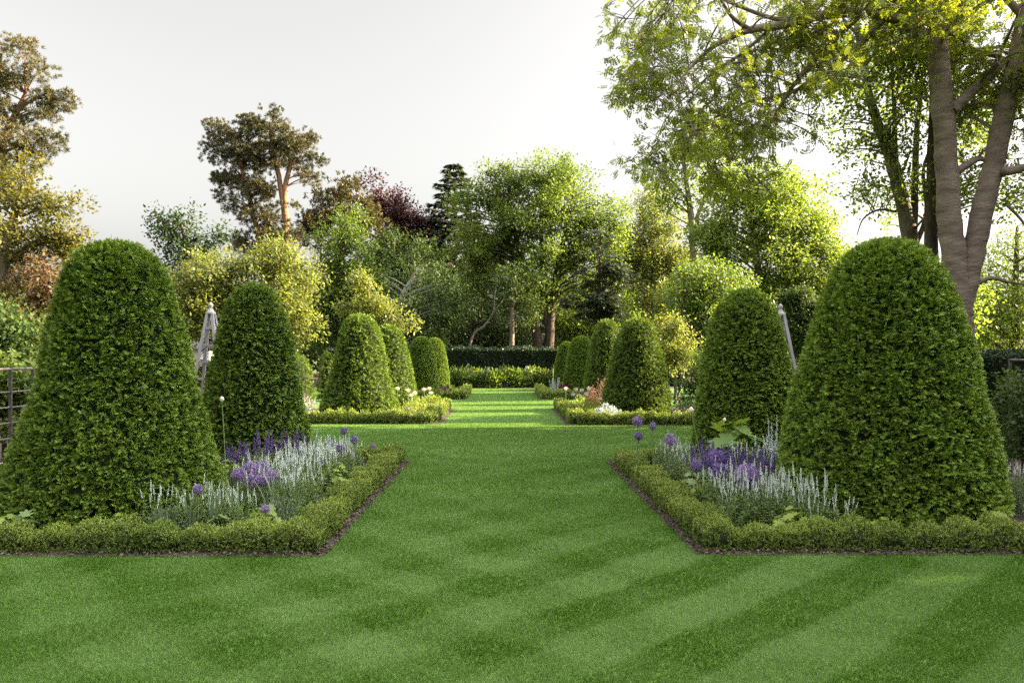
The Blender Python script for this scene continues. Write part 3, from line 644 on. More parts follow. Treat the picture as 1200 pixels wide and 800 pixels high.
# --- right: ash and companions
tree('ash_tree', 'large fork-trunked ash behind the broad right yew, limb reaching left', 15.2,
     [(775, 25, 52, 30), (752, 95, 26, 40), (800, 85, 48, 44), (850, 135, 52, 40), (775, 175, 28, 36), (870, 175, 44, 30), (900, 55, 64, 44), (985, 35, 70, 40), (940, 120, 44, 40), (1060, 25, 60, 34), (1150, 20, 70, 40), (1190, 100, 36, 60), (1130, 75, 30, 40), (890, 205, 24, 16),
      (840, -40, 80, 30), (1000, -60, 100, 50), (1150, -80, 100, 60), (735, 20, 20, 18), (1240, 60, 60, 90), (1195, 175, 20, 24)],
     [[(1137, 500, 17), (1131, 420, 13.5), (1125, 360, 13.5), (1117, 300, 13.5), (1111, 240, 12.8), (1108, 170, 12), (1103, 100, 11.4), (1097, 30, 10.6), (1092, -60, 9), (1085, -160, 6), (1082, -240, 3)],
      [(1128, 370, 11), (1136, 318, 12.5), (1148, 265, 12), (1161, 205, 11.6), (1174, 145, 11.2), (1186, 90, 10), (1200, 25, 8.6), (1220, -60, 7), (1235, -140, 4)]],
     'ashleaf', 'ring_bark', 400, .42, 10, 27, 4.3, .5, 130, 'pinnate', depth=2.4, pk=.35, rcap=.045, tone0=.68, sub=6, twig_r=.018, squash=.8,
     limbs=[[(1103, 60, 8), (1082, 42, 7.4), (1050, 22, 6.4, -.3), (1010, 15, 5.8, -.5), (960, 19, 5.2, -.8), (915, 30, 4.6, -1), (875, 36, 4, -1.2), (840, 52, 3, -1.4), (815, 74, 1.6, -1.5), (798, 92, .8, -1.6), (782, 112, .3, -1.6)],
            [(1040, 19, 4), (1000, 60, 3.4, .4), (955, 95, 2.8, .8), (915, 112, 2.2, 1), (870, 122, 1.4, 1.1), (835, 150, .6, 1.2), (815, 172, .25, 1.2)],
            [(1010, 15, 3.6, -.5), (965, 60, 3, -.5), (930, 100, 2.4, -.5), (905, 140, 1.5, -.4), (880, 180, .6, -.3), (868, 202, .25, -.3)],
            [(930, 26, 3, -1), (900, 20, 2.4, -1), (860, 5, 1.8, -1), (800, -20, 1, -1)],
            [(880, 36, 3, -1.2), (858, 20, 2, -1.4), (845, 0, 1.2, -1.6)], [(905, 32, 2.4, -1), (870, 62, 1.8, -.9), (830, 90, 1.2, -.8), (780, 140, .6, -.6), (765, 190, .4, -.5)],
            [(1116, 130, 7), (1138, 108, 6.5), (1160, 88, 5.5), (1178, 70, 5)],
            [(1170, 200, 6), (1188, 200, 5, -.4), (1210, 192, 4, -.6), (1240, 180, 2, -.8)], [(1116, 205, 5), (1138, 190, 4), (1150, 186, 3), (1160, 192, 2.4)],
            [(1112, 40, 5), (1130, 0, 4), (1150, -40, 3)], [(1200, 20, 5), (1170, -10, 3.4), (1130, -40, 2)], [(1180, 240, 2), (1200, 262, 1.4), (1220, 300, .8)],
            [(1140, 335, 3), (1160, 326, 2.4), (1180, 330, 1.8), (1205, 334, 1)]])
tree('sycamore_tree', 'slanting grey tree with yellowish leaves, behind the top of the broad right yew', 18.0,
     [(1010, 70, 44, 44), (1060, 90, 36, 50), (1040, 170, 36, 30), (1030, 230, 34, 16), (1085, 40, 40, 40), (1000, 130, 22, 24), (1150, 130, 44, 44), (1090, 220, 26, 30), (1180, 220, 24, 28), (1015, 205, 14, 10)],
     [[(1074, 480, 10.56), (1070, 350, 9.90), (1065, 275, 8.91), (1055, 228, 7.59), (1040, 175, 6.27), (1022, 125, 4.95), (1010, 70, 3.30), (1002, 10, 1.98)],
      [(1068, 300, 5.28), (1072, 230, 3.96), (1074, 160, 3.30), (1080, 90, 2.24), (1076, 20, 1.32)], [(1058, 240, 3.96), (1050, 190, 3.30), (1048, 130, 2.64), (1045, 60, 1.58)], [(1072, 290, 3.30), (1086, 250, 2.64), (1082, 200, 1.98), (1096, 160, 1.32)],
      [(1050, 248, 1.58), (1030, 246, 1.32), (1012, 256, 0.92), (1004, 276, 0.46)]],
     'spring', 'bark', 180, .5, 9, 11, 4.8, .6, 131, sub=4, depth=2.0, pk=.6, rcap=.04, tone0=.45)
tree('lime_tree', 'dark upright trunk between the slanting grey tree and the forked ash', 17.2,
     [(1100, 60, 40, 40), (1120, 120, 30, 40), (1080, -10, 60, 40)], [[(1098, 480, 8.5), (1094, 350, 8), (1091, 280, 7.4), (1093, 200, 6.6), (1096, 110, 5.5), (1100, 20, 4), (1102, -60, 2)]], 'spring', 'darkbark', 50, .5, 9, 11, 5, .6, 132, sub=3, tone0=.4)
tree('hemlock_tree', 'light green drooping evergreen right of the forked ash trunk', 34,
     [(1170, 340, 34, 40), (1195, 290, 28, 34), (1185, 385, 40, 34), (1150, 380, 24, 30), (1220, 340, 40, 70), (1165, 300, 14, 20)], [[(1190, 440, 5), (1190, 340, 4), (1192, 265, 1.5)]], 'spring', 'darkbark', 110, .8, 16, 13, 3.6, .35, 133, 'weep', tone0=.35)
tree('hazel_bush', 'yellow-green bush low behind the top right yew and its trunks', 30,
     [(1020, 330, 44, 40), (1075, 345, 44, 40), (1000, 370, 40, 40), (1120, 360, 40, 40)], [[(1040, 440, 3), (1042, 360, 2)]], 'spring', 'darkbark', 70, .7, 15, 11, 4, .55, 134, cat='bush', tone0=.5)
tree('fence_shrub', 'grey-green shrub growing at the right iron fence', 9.3, [(1196, 475, 18, 36), (1215, 465, 26, 40), (1200, 520, 16, 24)], [[(1200, 578, 2.6), (1200, 480, 2), (1200, 445, 1)]], 'dark', 'darkbark', 40, .17, 14, 11, 5.4, .45, 135, cat='shrub', depth=.3, tone0=.75)
tree('hazel_bush', 'dark bush between the rounded right yew and the far beds', 24.5, [(815, 450, 16, 30), (835, 440, 16, 30), (960, 420, 30, 40)], [[(822, 480, 2), (822, 440, 1.2)]], 'dark', 'darkbark', 40, .3, 16, 12, 4, .5, 136, cat='bush')

tree('shading_bush', 'added bush mostly hidden behind the rounded right yew dome, keeping sun off the cone beyond', 20.2, [(868, 385, 28, 40), (868, 440, 36, 40)], [[(868, 490, 4), (868, 400, 2)]], 'mid', 'darkbark', 60, .35, 18, 12, 4.5, .5, 137, cat='bush', depth=1.0)  # bush added to block sun from the front middle right cone
tree('shading_bush', 'added bush mostly hidden behind the middle right yew cones, shading the far lawn', 36.3, [(735, 430, 30, 30), (728, 450, 26, 20)], [[(732, 458, 3), (732, 425, 1.5)]], 'mid', 'darkbark', 50, .5, 18, 12, 3.5, .5, 138, cat='bush', depth=1.4)  # bush added to shade the back of the lawn
# far wood that closes the view, and the wood edge to the right that shades the garden
def wood_mass(name, label, boxes, L, seed, mat, jag=.22):
    r = rng(seed); mb = MB()
    for (x0, x1, y0, y1, z1, n) in boxes:
        x = r.uniform(x0, x1, n); y = r.uniform(y0, y1, n)
        top = z1 * (1 - jag + .64 * jag * np.sin(x * .55 + y * .62) + .36 * jag * np.sin(x * 1.7 - y * 1.4 + 1))
        z = r.random(n)**.85 * top
        P = np.stack([x, y, z], 1); D = unit(r.normal(0, 1, (n, 3)) + [0, 0, -.3])
        mb.leaf(P, D, unit(r.normal(0, .7, (n, 3)) + [0, 0, .7]), L * r.uniform(.6, 1.4, n), L * .6, np.clip(r.normal(.4, .2, n), 0, 1))
        for _ in range(int((x1 - x0 + y1 - y0) / 4)):
            tx, ty = r.uniform(x0, x1), r.uniform(y0, y1)
            mb.tube([(tx, ty, -.05), (tx + r.normal(0, .2), ty, z1 * .35), (tx + r.normal(0, .4), ty, z1 * .7)], [.2, .16, .06], 6, .5, 1)
    return tag(mb.build(name, [M[mat], M['darkbark']]), label, 'woodland', kind='stuff')
wood_mass('distant_wood', 'dark mass of distant woodland closing the view behind all the trees', [(-46, -12, 62, 70, 8.5, 16000), (-12, 12, 60, 66, 10.5, 16000), (12, 46, 60, 68, 8.5, 14000)], .5, 140, 'dark')
wood_mass('wood_edge', 'leafy wood edge along the right side that shades the garden', [(15.0, 18.5, -6, 18.6, 11.3, 40000)], .5, 141, 'dark', .07)

# ---------------------------------------------------------------- fences, wall, building, obelisks
M['iron'] = noise_mat('black_iron', [(.02, .02, .022), (.07, .055, .045)], 20, .5, .2, spec=.5)
M['rail'] = noise_mat('weathered_rail', [(.045, .038, .034), (.12, .105, .10)], 12, .45, .2, spec=.5)
M['wire'] = noise_mat('galvanised_wire', [(.45, .46, .50), (.62, .63, .66)], 12, .35, .1, spec=.6)
M['greywood'] = noise_mat('grey_painted_wood', [(.22, .215, .23), (.32, .31, .33)], 9, .7, .3, 40, (1, 1, .2))
M['stone'] = noise_mat('pale_stone', [(.40, .38, .35), (.55, .53, .50)], 8, .85, .3)
M['render'] = noise_mat('white_render', [(.55, .55, .56), (.68, .68, .68)], 3, .9, .2)
M['tiles'] = noise_mat('slate_tiles', [(.08, .08, .09), (.14, .14, .15)], 6, .7, .4)
def iron_fence(label, X, ys, y_end, rails, zt):
    f = thing('iron_fence', label, 'fence', (X, ys[0], 0))
    for y in ys:
        mb = MB(); mb.box((-.018, y - ys[0] - .012, 0), (.018, y - ys[0] + .012, zt)); mb.build('post', M['iron'], f)
    for z in rails:
        mb = MB(); mb.tube([(.0, -.6, z), (.0, y_end - ys[0], z)], .011 if z < zt - .1 else .016, 8); mb.build('rail', M['rail'], f)
    return f
iron_fence('black iron estate fence with long rails at the left edge', -6.05, [9.77, 10.24, 11.7, 13.2, 14.7], 16.0, [.50, .69, .88, 1.07, 1.35], 1.37)
iron_fence('black iron fence corner at the right edge beside the hedge', 6.35, [8.9, 9.98], 9.98, [.5, .8, 1.1, 1.46], 1.48)
wf = thing('wire_fence', 'low fence of pale strained wires at the left edge below the iron fence', 'fence', (-5.1, 8.0, 0))
for z in (.06, .15, .25, .34, .42):
    mb = MB(); mb.tube([(0, -.6, z), (0, 1.6, z + .005)], .006, 6); mb.build('wire', M['wire'], wf)
for y in (.9, 1.6):
    mb = MB(); mb.tube([(0, y, -.02), (0, y, .46)], .014, 7); mb.build('post', M['iron'], wf)
mb, ms = leafy_block((-13.5, 29.6, 0), (-10.3, 30.8, 1.28), 9000, .10, 43, None)
tag(mb.build('golden_hedge', [M['gold'], M['box_core']]), 'low yellow-green hedge glimpsed left of the grey obelisk', 'hedge')
# brick wall
def brick_mat():
    m = bpy.data.materials.new('red_brick'); m.use_nodes = True; t = m.node_tree; p = t.nodes['Principled BSDF']; p.inputs['Roughness'].default_value = .9
    b = t.nodes.new('ShaderNodeTexBrick'); b.inputs['Scale'].default_value = 4.4; b.inputs['Color1'].default_value = (.28, .10, .06, 1); b.inputs['Color2'].default_value = (.36, .15, .09, 1)
    b.inputs['Mortar'].default_value = (.35, .32, .28, 1); b.inputs['Mortar Size'].default_value = .015
    tc = t.nodes.new('ShaderNodeTexCoord'); mp = t.nodes.new('ShaderNodeMapping'); mp.inputs['Rotation'].default_value = (R(90), 0, 0)
    t.links.new(tc.outputs['Object'], mp.inputs[0]); t.links.new(mp.outputs[0], b.inputs[0]); t.links.new(b.outputs[0], p.inputs['Base Color']); return m
bw = thing('brick_wall', 'red brick wall with pale coping behind the left iron fence', 'wall', (-10.0, 16.5, 0))
mb = MB(); mb.box((-3, 0, -.02), (2.2, .24, 1.18)); mb.build('brickwork', brick_mat(), bw)
mb = MB(); mb.box((-3.03, -.04, 1.182), (2.23, .28, 1.25)); mb.build('coping', M['stone'], bw)
# white outbuilding seen between the two left yews
ob = thing('outbuilding', 'low white-walled outbuilding glimpsed between the two near left yews', 'building', (-18.0, 44, 0))
mb = MB(); mb.box((-3.2, 0, -.02), (1.1, 4, 1.95)); mb.build('wall', M['render'], ob)
mb = MB(); mb.add([(-3.5, -.3, 1.952), (1.4, -.3, 1.952), (1.4, 4.3, 1.952), (-3.5, 4.3, 1.952), (-3.5, 2, 3.3), (1.4, 2, 3.3)], [(0, 1, 5, 4), (2, 3, 4, 5), (3, 2, 1, 0)]); mb.add([(-3.5, -.3, 1.952), (-3.5, 4.3, 1.952), (-3.5, 2, 3.3), (1.4, -.3, 1.952), (1.4, 4.3, 1.952), (1.4, 2, 3.3)], [(0, 2, 1), (3, 4, 5)]); mb.build('roof', M['tiles'], ob)
# obelisks
def obelisk(X, Y, top, half, label, rz):
    o = thing('garden_obelisk', label, 'obelisk', (X, Y, 0), rz, 'painted timber obelisks in the near beds')
    zt = top - .16; tp = .035
    for sx in (-1, 1):
        for sy in (-1, 1):
            mb = MB(); s = .019
            a = np.array([sx * half, sy * half, -.03]); b = np.array([sx * tp, sy * tp, zt]); q = []
            for c in (a, b): q += [c + [-s, -s, 0], c + [s, -s, 0], c + [s, s, 0], c + [-s, s, 0]]
            mb.add(q, [(0, 1, 5, 4), (1, 2, 6, 5), (2, 3, 7, 6), (3, 0, 4, 7), (4, 5, 6, 7), (3, 2, 1, 0)]); mb.build('leg', M['greywood'], o)
    for i in range(8):
        z = .25 + i * (zt - .45) / 7; w_ = half + (tp - half) * z / zt
        for ax in (0, 1):
            for sg in (-1, 1):
                mb = MB(); e = .013; lo = [-w_ + .02, -w_ + .02, z - e]; hi = [w_ - .02, w_ - .02, z + e]
                lo[ax], hi[ax] = sg * w_ - .009, sg * w_ + .009
                mb.box(lo, hi); mb.build('rung', M['greywood'], o)
    mb = MB()
    prof = [(.066, zt), (.068, zt + .02), (.05, zt + .035), (.03, zt + .07), (.018, zt + .085), (.034, zt + .11), (.036, zt + .125), (.022, zt + .15), (.004, zt + .165)]
    mb.tube([(0, 0, z) for _, z in prof], [r_ for r_, _ in prof], 12); mb.build('finial', M['greywood'], o)
    return o
obelisk(-4.10, 11.15, 2.26, .34, 'grey painted ladder-sided obelisk left of the tall dark yew', 0)
obelisk(3.88, 11.15, 2.24, .36, 'pale obelisk leg showing at the right side of the rounded yew dome', 0)

# ---------------------------------------------------------------- flowers
M['fol'] = leaf_mat('perennial_foliage', (.065, .12, .035), (.19, .27, .10), .3, .5, .3)
M['greyfol'] = leaf_mat('grey_green_foliage', (.07, .11, .065), (.16, .21, .13), .25, .5, .3)
M['lime'] = leaf_mat('lime_foliage', (.10, .17, .025), (.22, .29, .05), .35, .45, .3)
M['poppyleaf'] = leaf_mat('plume_poppy_leaves', (.07, .13, .03), (.14, .22, .05), .3, .5, .25)
M['iris'] = leaf_mat('iris_blades', (.07, .125, .06), (.14, .20, .10), .3, .4, .4)
M['white'] = leaf_mat('white_petals', (.48, .54, .50), (.74, .78, .74), .25, .6, .2, (1, 1, 1))
M['purple'] = leaf_mat('purple_petals', (.085, .055, .18), (.22, .15, .36), .25, .6, .2, (1.2, 1.1, 1.2))
M['lilac'] = leaf_mat('allium_petals', (.145, .095, .24), (.33, .24, .43), .25, .6, .2, (1.2, 1.1, 1.2))
M['darkeye'] = leaf_mat('allium_centre', (.05, .04, .03), (.12, .09, .06), .1, .7, .2)
M['silver'] = leaf_mat('silver_foliage', (.30, .36, .36), (.52, .57, .58), .2, .6, .2, (1, 1, 1))
M['cream'] = leaf_mat('cream_petals', (.60, .52, .42), (.80, .76, .66), .3, .6, .2, (1, 1, 1))
M['peach'] = leaf_mat('peach_plumes', (.36, .20, .13), (.58, .36, .24), .35, .6, .2, (1.1, 1, .9))
M['plum'] = leaf_mat('plum_foliage', (.035, .014, .025), (.12, .035, .06), .3, .5, .3, (1.3, 1, 1.1))
M['stem'] = leaf_mat('flower_stem', (.09, .15, .05), (.16, .23, .09), .1, .5, .3)

def spike_mesh(name, h, rad, mat, seed, parent, loc=(0, 0, 0), n=90):
    r = rng(seed); mb = MB()
    f = np.sort(r.random(n)); th = r.uniform(0, 6.28, n)
    prof = rad * (1 - f)**.55 * (.75 + .25 * np.sin(f * 9 * np.pi)**2)
    P = np.stack([prof * .2 * np.cos(th), prof * .2 * np.sin(th), f * h], 1)
    D = np.stack([np.cos(th), np.sin(th), r.uniform(.2, .9, n)], 1)
    mb.leaf(P, D, np.stack([r.normal(0, .4, n), r.normal(0, .4, n), np.ones(n)], 1), rad * (1.05 - .75 * f), rad * .75, np.clip(r.normal(.5, .25, n), 0, 1))
    mb.tube([(0, 0, -.05), (0, 0, h)], [rad * .22, rad * .1], 5, .4, 0)
    return mb.build(name, mat, parent, loc)
def stems_foliage(mb, r, tips, spread, nleaf, L, W, z0=0.0):
    for t in tips:
        t = np.array(t, float); b = np.array([t[0] * .35 + r.normal(0, .015), t[1] * .35 + r.normal(0, .015), 0]); mid = (b + t) / 2 + [t[0] * .12, t[1] * .12, .03]
        pth = bez(b, mid, t, 6); mb.tube(pth, np.linspace(.0042, .0022, 6), 4, .5, 0, False)
        f = r.random(nleaf)**.8 * .85; P = np.stack([np.interp(f, np.linspace(0, 1, 6), pth[:, i]) for i in range(3)], 1)
        a = r.uniform(0, 6.28, nleaf); D = unit(np.stack([np.cos(a), np.sin(a), r.uniform(.1, .9, nleaf)], 1))
        mb.leaf(P, D, unit(np.stack([r.normal(0, .3, nleaf), r.normal(0, .3, nleaf), np.ones(nleaf)], 1)), L * r.uniform(.6, 1.3, nleaf) * (1.15 - .6 * f), W, np.clip(.3 + .4 * f + r.normal(0, .15, nleaf), 0, 1), 0, .2)
def salvia_proto(label, h, spread, nsp, mat, srad, slen, seed, group, folmat='fol', name='salvia_plant'):
    r = rng(seed); root = thing(name, label, 'flower', group=group); mb = MB(); tips = []
    for i in range(nsp):
        a = i * 2.4 + r.normal(0, .3); q = spread * math.sqrt((i + .5) / nsp); tips.append((q * math.cos(a), q * math.sin(a), h * r.uniform(.82, 1.08) - slen))
    extra = [(spread * 1.15 * math.cos(a), spread * 1.15 * math.sin(a), h * r.uniform(.35, .7)) for a in r.uniform(0, 6.28, nsp)]
    stems_foliage(mb, r, tips, spread, 26, .052, .013); stems_foliage(mb, r, extra, spread, 30, .055, .014)
    mb.build('foliage', M[folmat], root)
    for i, t in enumerate(tips):
        o = spike_mesh('flower_spike', slen * r.uniform(.8, 1.2), srad, M[mat], seed * 50 + i, root, t)
        o.rotation_euler = (r.normal(0, .10) - t[1] * .4, r.normal(0, .10) + t[0] * .4, 0)
    return root

def allium(pos, z, hr, seed, label, group, mat='lilac', eye=False, lean=(0, 0), nf=210):
    r = rng(seed); root = thing('allium', label, 'flower', (pos[0], pos[1], 0), 0, group); mb = MB()
    tip = np.array([lean[0], lean[1], z]); mb.tube(bez(np.zeros(3), np.array([lean[0] * .2, lean[1] * .2, z * .55]), tip, 8), np.linspace(.0075, .0055, 8), 6, .7)
    mb.build('stem', M['stem'], root)
    mb = MB(); d = unit(r.normal(0, 1, (nf, 3))); P = tip + d * hr * .12
    side = unit(np.cross(d, r.normal(0, 1, (nf, 3))))
    mb.leaf(P, d, side, hr * .75, hr * .035, .25)
    for k in range(5):                                              # little star florets
        a = k * 2 * math.pi / 5; s2 = np.cross(d, side); dd = side * math.cos(a) + s2 * math.sin(a) + d * .45
        mb.leaf(P + d * (hr * r.uniform(.55, .88, nf))[:, None], dd, d + r.normal(0, .2, (nf, 3)), hr * .20, hr * .085, np.clip(r.normal(.5, .25, nf), 0, 1))
    mb.build('flower_head', M[mat], root)
    if eye:
        mb = MB(); d = unit(r.normal(0, 1, (80, 3))); mb.leaf(tip + 0 * d, d, unit(r.normal(0, 1, (80, 3))), hr * .5, hr * .14, .5); mb.build('seed_centre', M['darkeye'], root)
    return root
def bud(pos, z, seed, label, lean=(0, 0), hr=.022, mat='cream'):
    root = thing('allium_bud', label, 'flower', (pos[0], pos[1], 0)); tip = np.array([lean[0], lean[1], z]); mb = MB()
    mb.tube(bez(np.zeros(3), np.array([lean[0] * .3, lean[1] * .3, z * .5]), tip, 9), np.linspace(.007, .004, 9), 6, .6); mb.build('stem', M['stem'], root)
    mb = MB(); q = np.linspace(0, 1, 8); mb.tube([tip + [0, 0, (x - .15) * hr * 2.6] for x in q], hr * np.sin(q * np.pi * .93 + .12), 9, .4); mb.build('bud', M[mat], root)
    return root
def leafy_clump(name, loc, n, lr, h, spread, mat, seed, label, lobes=7, group=None, dome=.5, cat='plant', petmat='stem'):
    """rounded lobed leaves on stalks"""
    r = rng(seed); root = thing(name, label, cat, (loc[0], loc[1], 0), 0, group); st = MB(); lv = MB()
    for i in range(n):
        a = r.uniform(0, 6.28); q = spread * math.sqrt(r.random()); z = h * (1 - dome * (q / spread)**2) * r.uniform(.75, 1.05)
        c = np.array([q * math.cos(a), q * math.sin(a), z]); st.tube(bez(np.array([c[0] * .2, c[1] * .2, 0]), np.array([c[0] * .4, c[1] * .4, z * .8]), c, 5), .004, 4, .4, 0, False)
        nrm = unit(np.array([math.cos(a) * q / spread * .7, math.sin(a) * q / spread * .7, 1]) + r.normal(0, .25, 3)); u = unit(np.cross(nrm, r.normal(0, 1, 3))); v = np.cross(nrm, u)
        R_ = lr * r.uniform(.65, 1.2); m_ = lobes * 4; th = np.linspace(0, 2 * np.pi, m_, endpoint=False)
        rad = R_ * (.82 + .18 * np.cos(th * lobes)) * (1 - .45 * np.exp(-((th - np.pi) / .25)**2)); zz = R_ * (.10 * np.cos(th * lobes) + .16) 
        ring = c + rad[:, None] * (np.cos(th)[:, None] * u + np.sin(th)[:, None] * v) + nrm * zz[:, None] * r.uniform(-.6, 1.0)
        V = np.vstack([c, ring]); f = [(0, 1 + k, 1 + (k + 1) % m_) for k in range(m_)]
        lv.add(V, f, np.clip(r.normal(.5, .2), 0, 1) + np.zeros(m_), 0, True)
    st.build('stalks', M[petmat], root); lv.build('leaves', M[mat], root); return root
def iris(loc, n, h, seed, label, group):
    r = rng(seed); root = tag(MBiris(r, n, h).build('iris_plant', M['iris']), label, 'plant', group); root.location = (loc[0], loc[1], 0); return root
def MBiris(r, n, h):
    mb = MB()
    for i in range(n):
        a = r.uniform(0, 6.28); q = r.uniform(0, .07); L = h * r.uniform(.65, 1.1); w_ = .024 * r.uniform(.8, 1.3); b = np.array([q * math.cos(a), q * math.sin(a), 0])
        lean = np.array([math.cos(a), math.sin(a), 0]) * r.uniform(.05, .35); s = np.array([-math.sin(a + r.normal(0, .8)), math.cos(a), 0]); s = s / np.linalg.norm(s)
        t = np.linspace(0, 1, 7); c = b + np.outer(t, [0, 0, 1]) * L + np.outer(t**2.2, lean) * L - np.outer(t**4, [0, 0, 1]) * L * .12 * r.random()
        ww = w_ * (1 - t**2.5) * .5; V = np.vstack([c - s * ww[:, None], c + s * ww[:, None]])
        mb.add(V, [(k, 7 + k, 8 + k, k + 1) for k in range(6)], np.clip(r.normal(.5, .25), 0, 1), 0, True)
    return mb
def spire_plant(name, loc, n, h, spread, mat, seed, label, cat='plant', group=None, L=.045):
    r = rng(seed); mb = MB()
    for i in range(n):
        a = r.uniform(0, 6.28); q = spread * math.sqrt(r.random()); hh = h * r.uniform(.6, 1.05); tip = np.array([q * math.cos(a) * 1.3, q * math.sin(a) * 1.3, hh]); pth = bez(np.array([q * .4 * math.cos(a), q * .4 * math.sin(a), 0]), np.array([q * math.cos(a), q * math.sin(a), hh * .5]), tip, 7)
        mb.tube(pth, np.linspace(.006, .003, 7), 4, .4, 0, False); m_ = 90; f = r.random(m_)**.8; P = np.stack([np.interp(f, np.linspace(0, 1, 7), pth[:, k]) for k in range(3)], 1); b = r.uniform(0, 6.28, m_)
        mb.leaf(P, np.stack([np.cos(b), np.sin(b), r.uniform(.2, 1.2, m_)], 1), unit(r.normal(0, .5, (m_, 3)) + [0, 0, 1]), L * (1.25 - f), L * .3, np.clip(r.normal(.5, .25, m_), 0, 1))
    o = mb.build(name, M[mat]); o.location = (loc[0], loc[1], 0); return tag(o, label, cat, group)
def mound(name, loc, rx, h, n, L, mat, seed, label, cat='plant', group=None, asp=.5):
    r = rng(seed); mb = MB(); d = unit(r.normal(0, 1, (n, 3))); d[:, 2] = np.abs(d[:, 2]); rad = r.random(n)**.3
    lump = 1 + .15 * np.sin(d[:, 0] * 7 + seed) * np.sin(d[:, 1] * 6 + 2 * seed)
    P = d * (rad * lump)[:, None] * [rx, rx, h]
    mb.leaf(P, unit(d + [0, 0, .5] + r.normal(0, .6, (n, 3))), unit(r.normal(0, .6, (n, 3)) + [0, 0, 1] + d * .4), L * r.uniform(.6, 1.4, n), L * asp, np.clip(r.normal(.45, .2, n), 0, 1))
    for i in range(8):
        a = r.uniform(0, 6.28); mb.tube([(0, 0, 0), (math.cos(a) * rx * .5, math.sin(a) * rx * .5, h * .7)], [.01, .005], 4, .2, 0, False)
    o = mb.build(name, M[mat]); o.location = (loc[0], loc[1], 0); return tag(o, label, cat, group)

rf = rng(77)
def scatter(quad, n, dmin, avoid, r):
    """points in a ground quadrilateral, apart from each other and outside the yews"""
    q = np.array(quad, float); out = []; k = 0
    while len(out) < n and k < 6000:
        k += 1; u, v = r.random(2); p = (1 - u) * (1 - v) * q[0] + u * (1 - v) * q[1] + u * v * q[2] + (1 - u) * v * q[3]
        if any(np.hypot(*(p - np.array(a[:2]))) < a[2] for a in avoid): continue
        if any(np.hypot(*(p - o)) < dmin for o in out): continue
        out.append(p)
    return out
AV = [(-3.62, 7.45, 1.08), (-3.26, 10.4, .80), (3.66, 7.45, 1.10), (3.16, 10.4, .76)]
def drift(protos, quad, n, dmin, label, group, sc=(.85, 1.15)):
    for i, p in enumerate(scatter(quad, n, dmin, AV, rf)):
        dup(protos[i % len(protos)], (p[0], p[1], .006), rf.uniform(0, 6.28), rf.uniform(*sc), label, group)
# prototypes sit in the drifts themselves
W_G = 'white salvia plants in flower'; P_G = 'purple salvia plants in flower'
wL = 'white-spiked salvia in the long drift beside the near left hedge'
w1 = salvia_proto(wL, .50, .15, 10, 'white', .011, .095, 201, W_G); w1.location = (-2.05, 8.0, .006)
w2 = salvia_proto(wL, .46, .15, 9, 'white', .0105, .085, 202, W_G); w2.location = (-2.30, 8.5, .006)
pL = 'purple salvia spikes standing in front of the tall dark left yew'
p1 = salvia_proto(pL, .62, .14, 7, 'purple', .018, .14, 203, P_G); p1.location = (-2.50, 9.35, .006)
p2 = salvia_proto(pL, .55, .15, 8, 'purple', .017, .13, 204, P_G); p2.location = (-2.80, 9.25, .006)
drift([w1, w2], [(-2.62, 7.35), (-1.85, 7.2), (-1.85, 10.4), (-2.5, 9.4)], 28, .16, wL, W_G)
drift([w2, w1], [(-2.95, 6.50), (-2.05, 6.48), (-2.2, 6.95), (-2.75, 6.85)], 6, .17, 'white-spiked salvia among the sword leaves in the near left front corner', W_G, (.72, .9))
drift([w1, w2], [(-2.2, 9.6), (-1.85, 9.5), (-1.85, 10.9), (-2.3, 10.9)], 5, .2, wL, W_G, (.8, 1))
drift([p1, p2], [(-2.95, 9.0), (-2.25, 8.9), (-2.15, 9.7), (-2.7, 9.55)], 5, .20, pL, P_G)
drift([p2, p1], [(-3.2, 8.9), (-2.95, 8.5), (-2.7, 8.6), (-2.95, 9.1)], 3, .18, 'purple salvia spikes between the two near left yews', P_G, (.8, .95))
wR = 'white-spiked salvia in the front drift beside the broad right yew'
drift([w1, w2], [(1.96, 6.7), (2.75, 6.5), (2.70, 7.3), (1.96, 7.8)], 18, .155, wR, W_G)
drift([w2, w1], [(1.98, 8.9), (2.2, 8.8), (2.3, 10.2), (1.98, 10.2)], 6, .2, 'white-spiked salvia near the far corner of the near right bed', W_G)
drift([w1, w2], [(2.5, 8.4), (3.1, 8.5), (3.2, 9.3), (2.75, 9.4)], 6, .2, 'white-spiked salvia rising around the big-leaved plant in the right bed', W_G, (1.0, 1.25))
drift([w2, w1], [(2.45, 6.5), (2.9, 6.38), (2.85, 6.5), (2.6, 6.6)], 2, .16, 'white-spiked salvia at the foot of the broad right yew', W_G, (.75, .85))
drift([w1, w2], [(4.75, 7.0), (5.15, 7.0), (5.15, 8.0), (4.8, 8.0)], 4, .2, 'white-spiked salvia at the right edge beyond the broad yew', W_G)
pR = 'purple salvia in the middle of the near right bed'
drift([p1, p2], [(1.98, 7.8), (2.65, 7.4), (2.9, 8.4), (2.1, 9.2)], 20, .155, pR, P_G, (.78, .98))
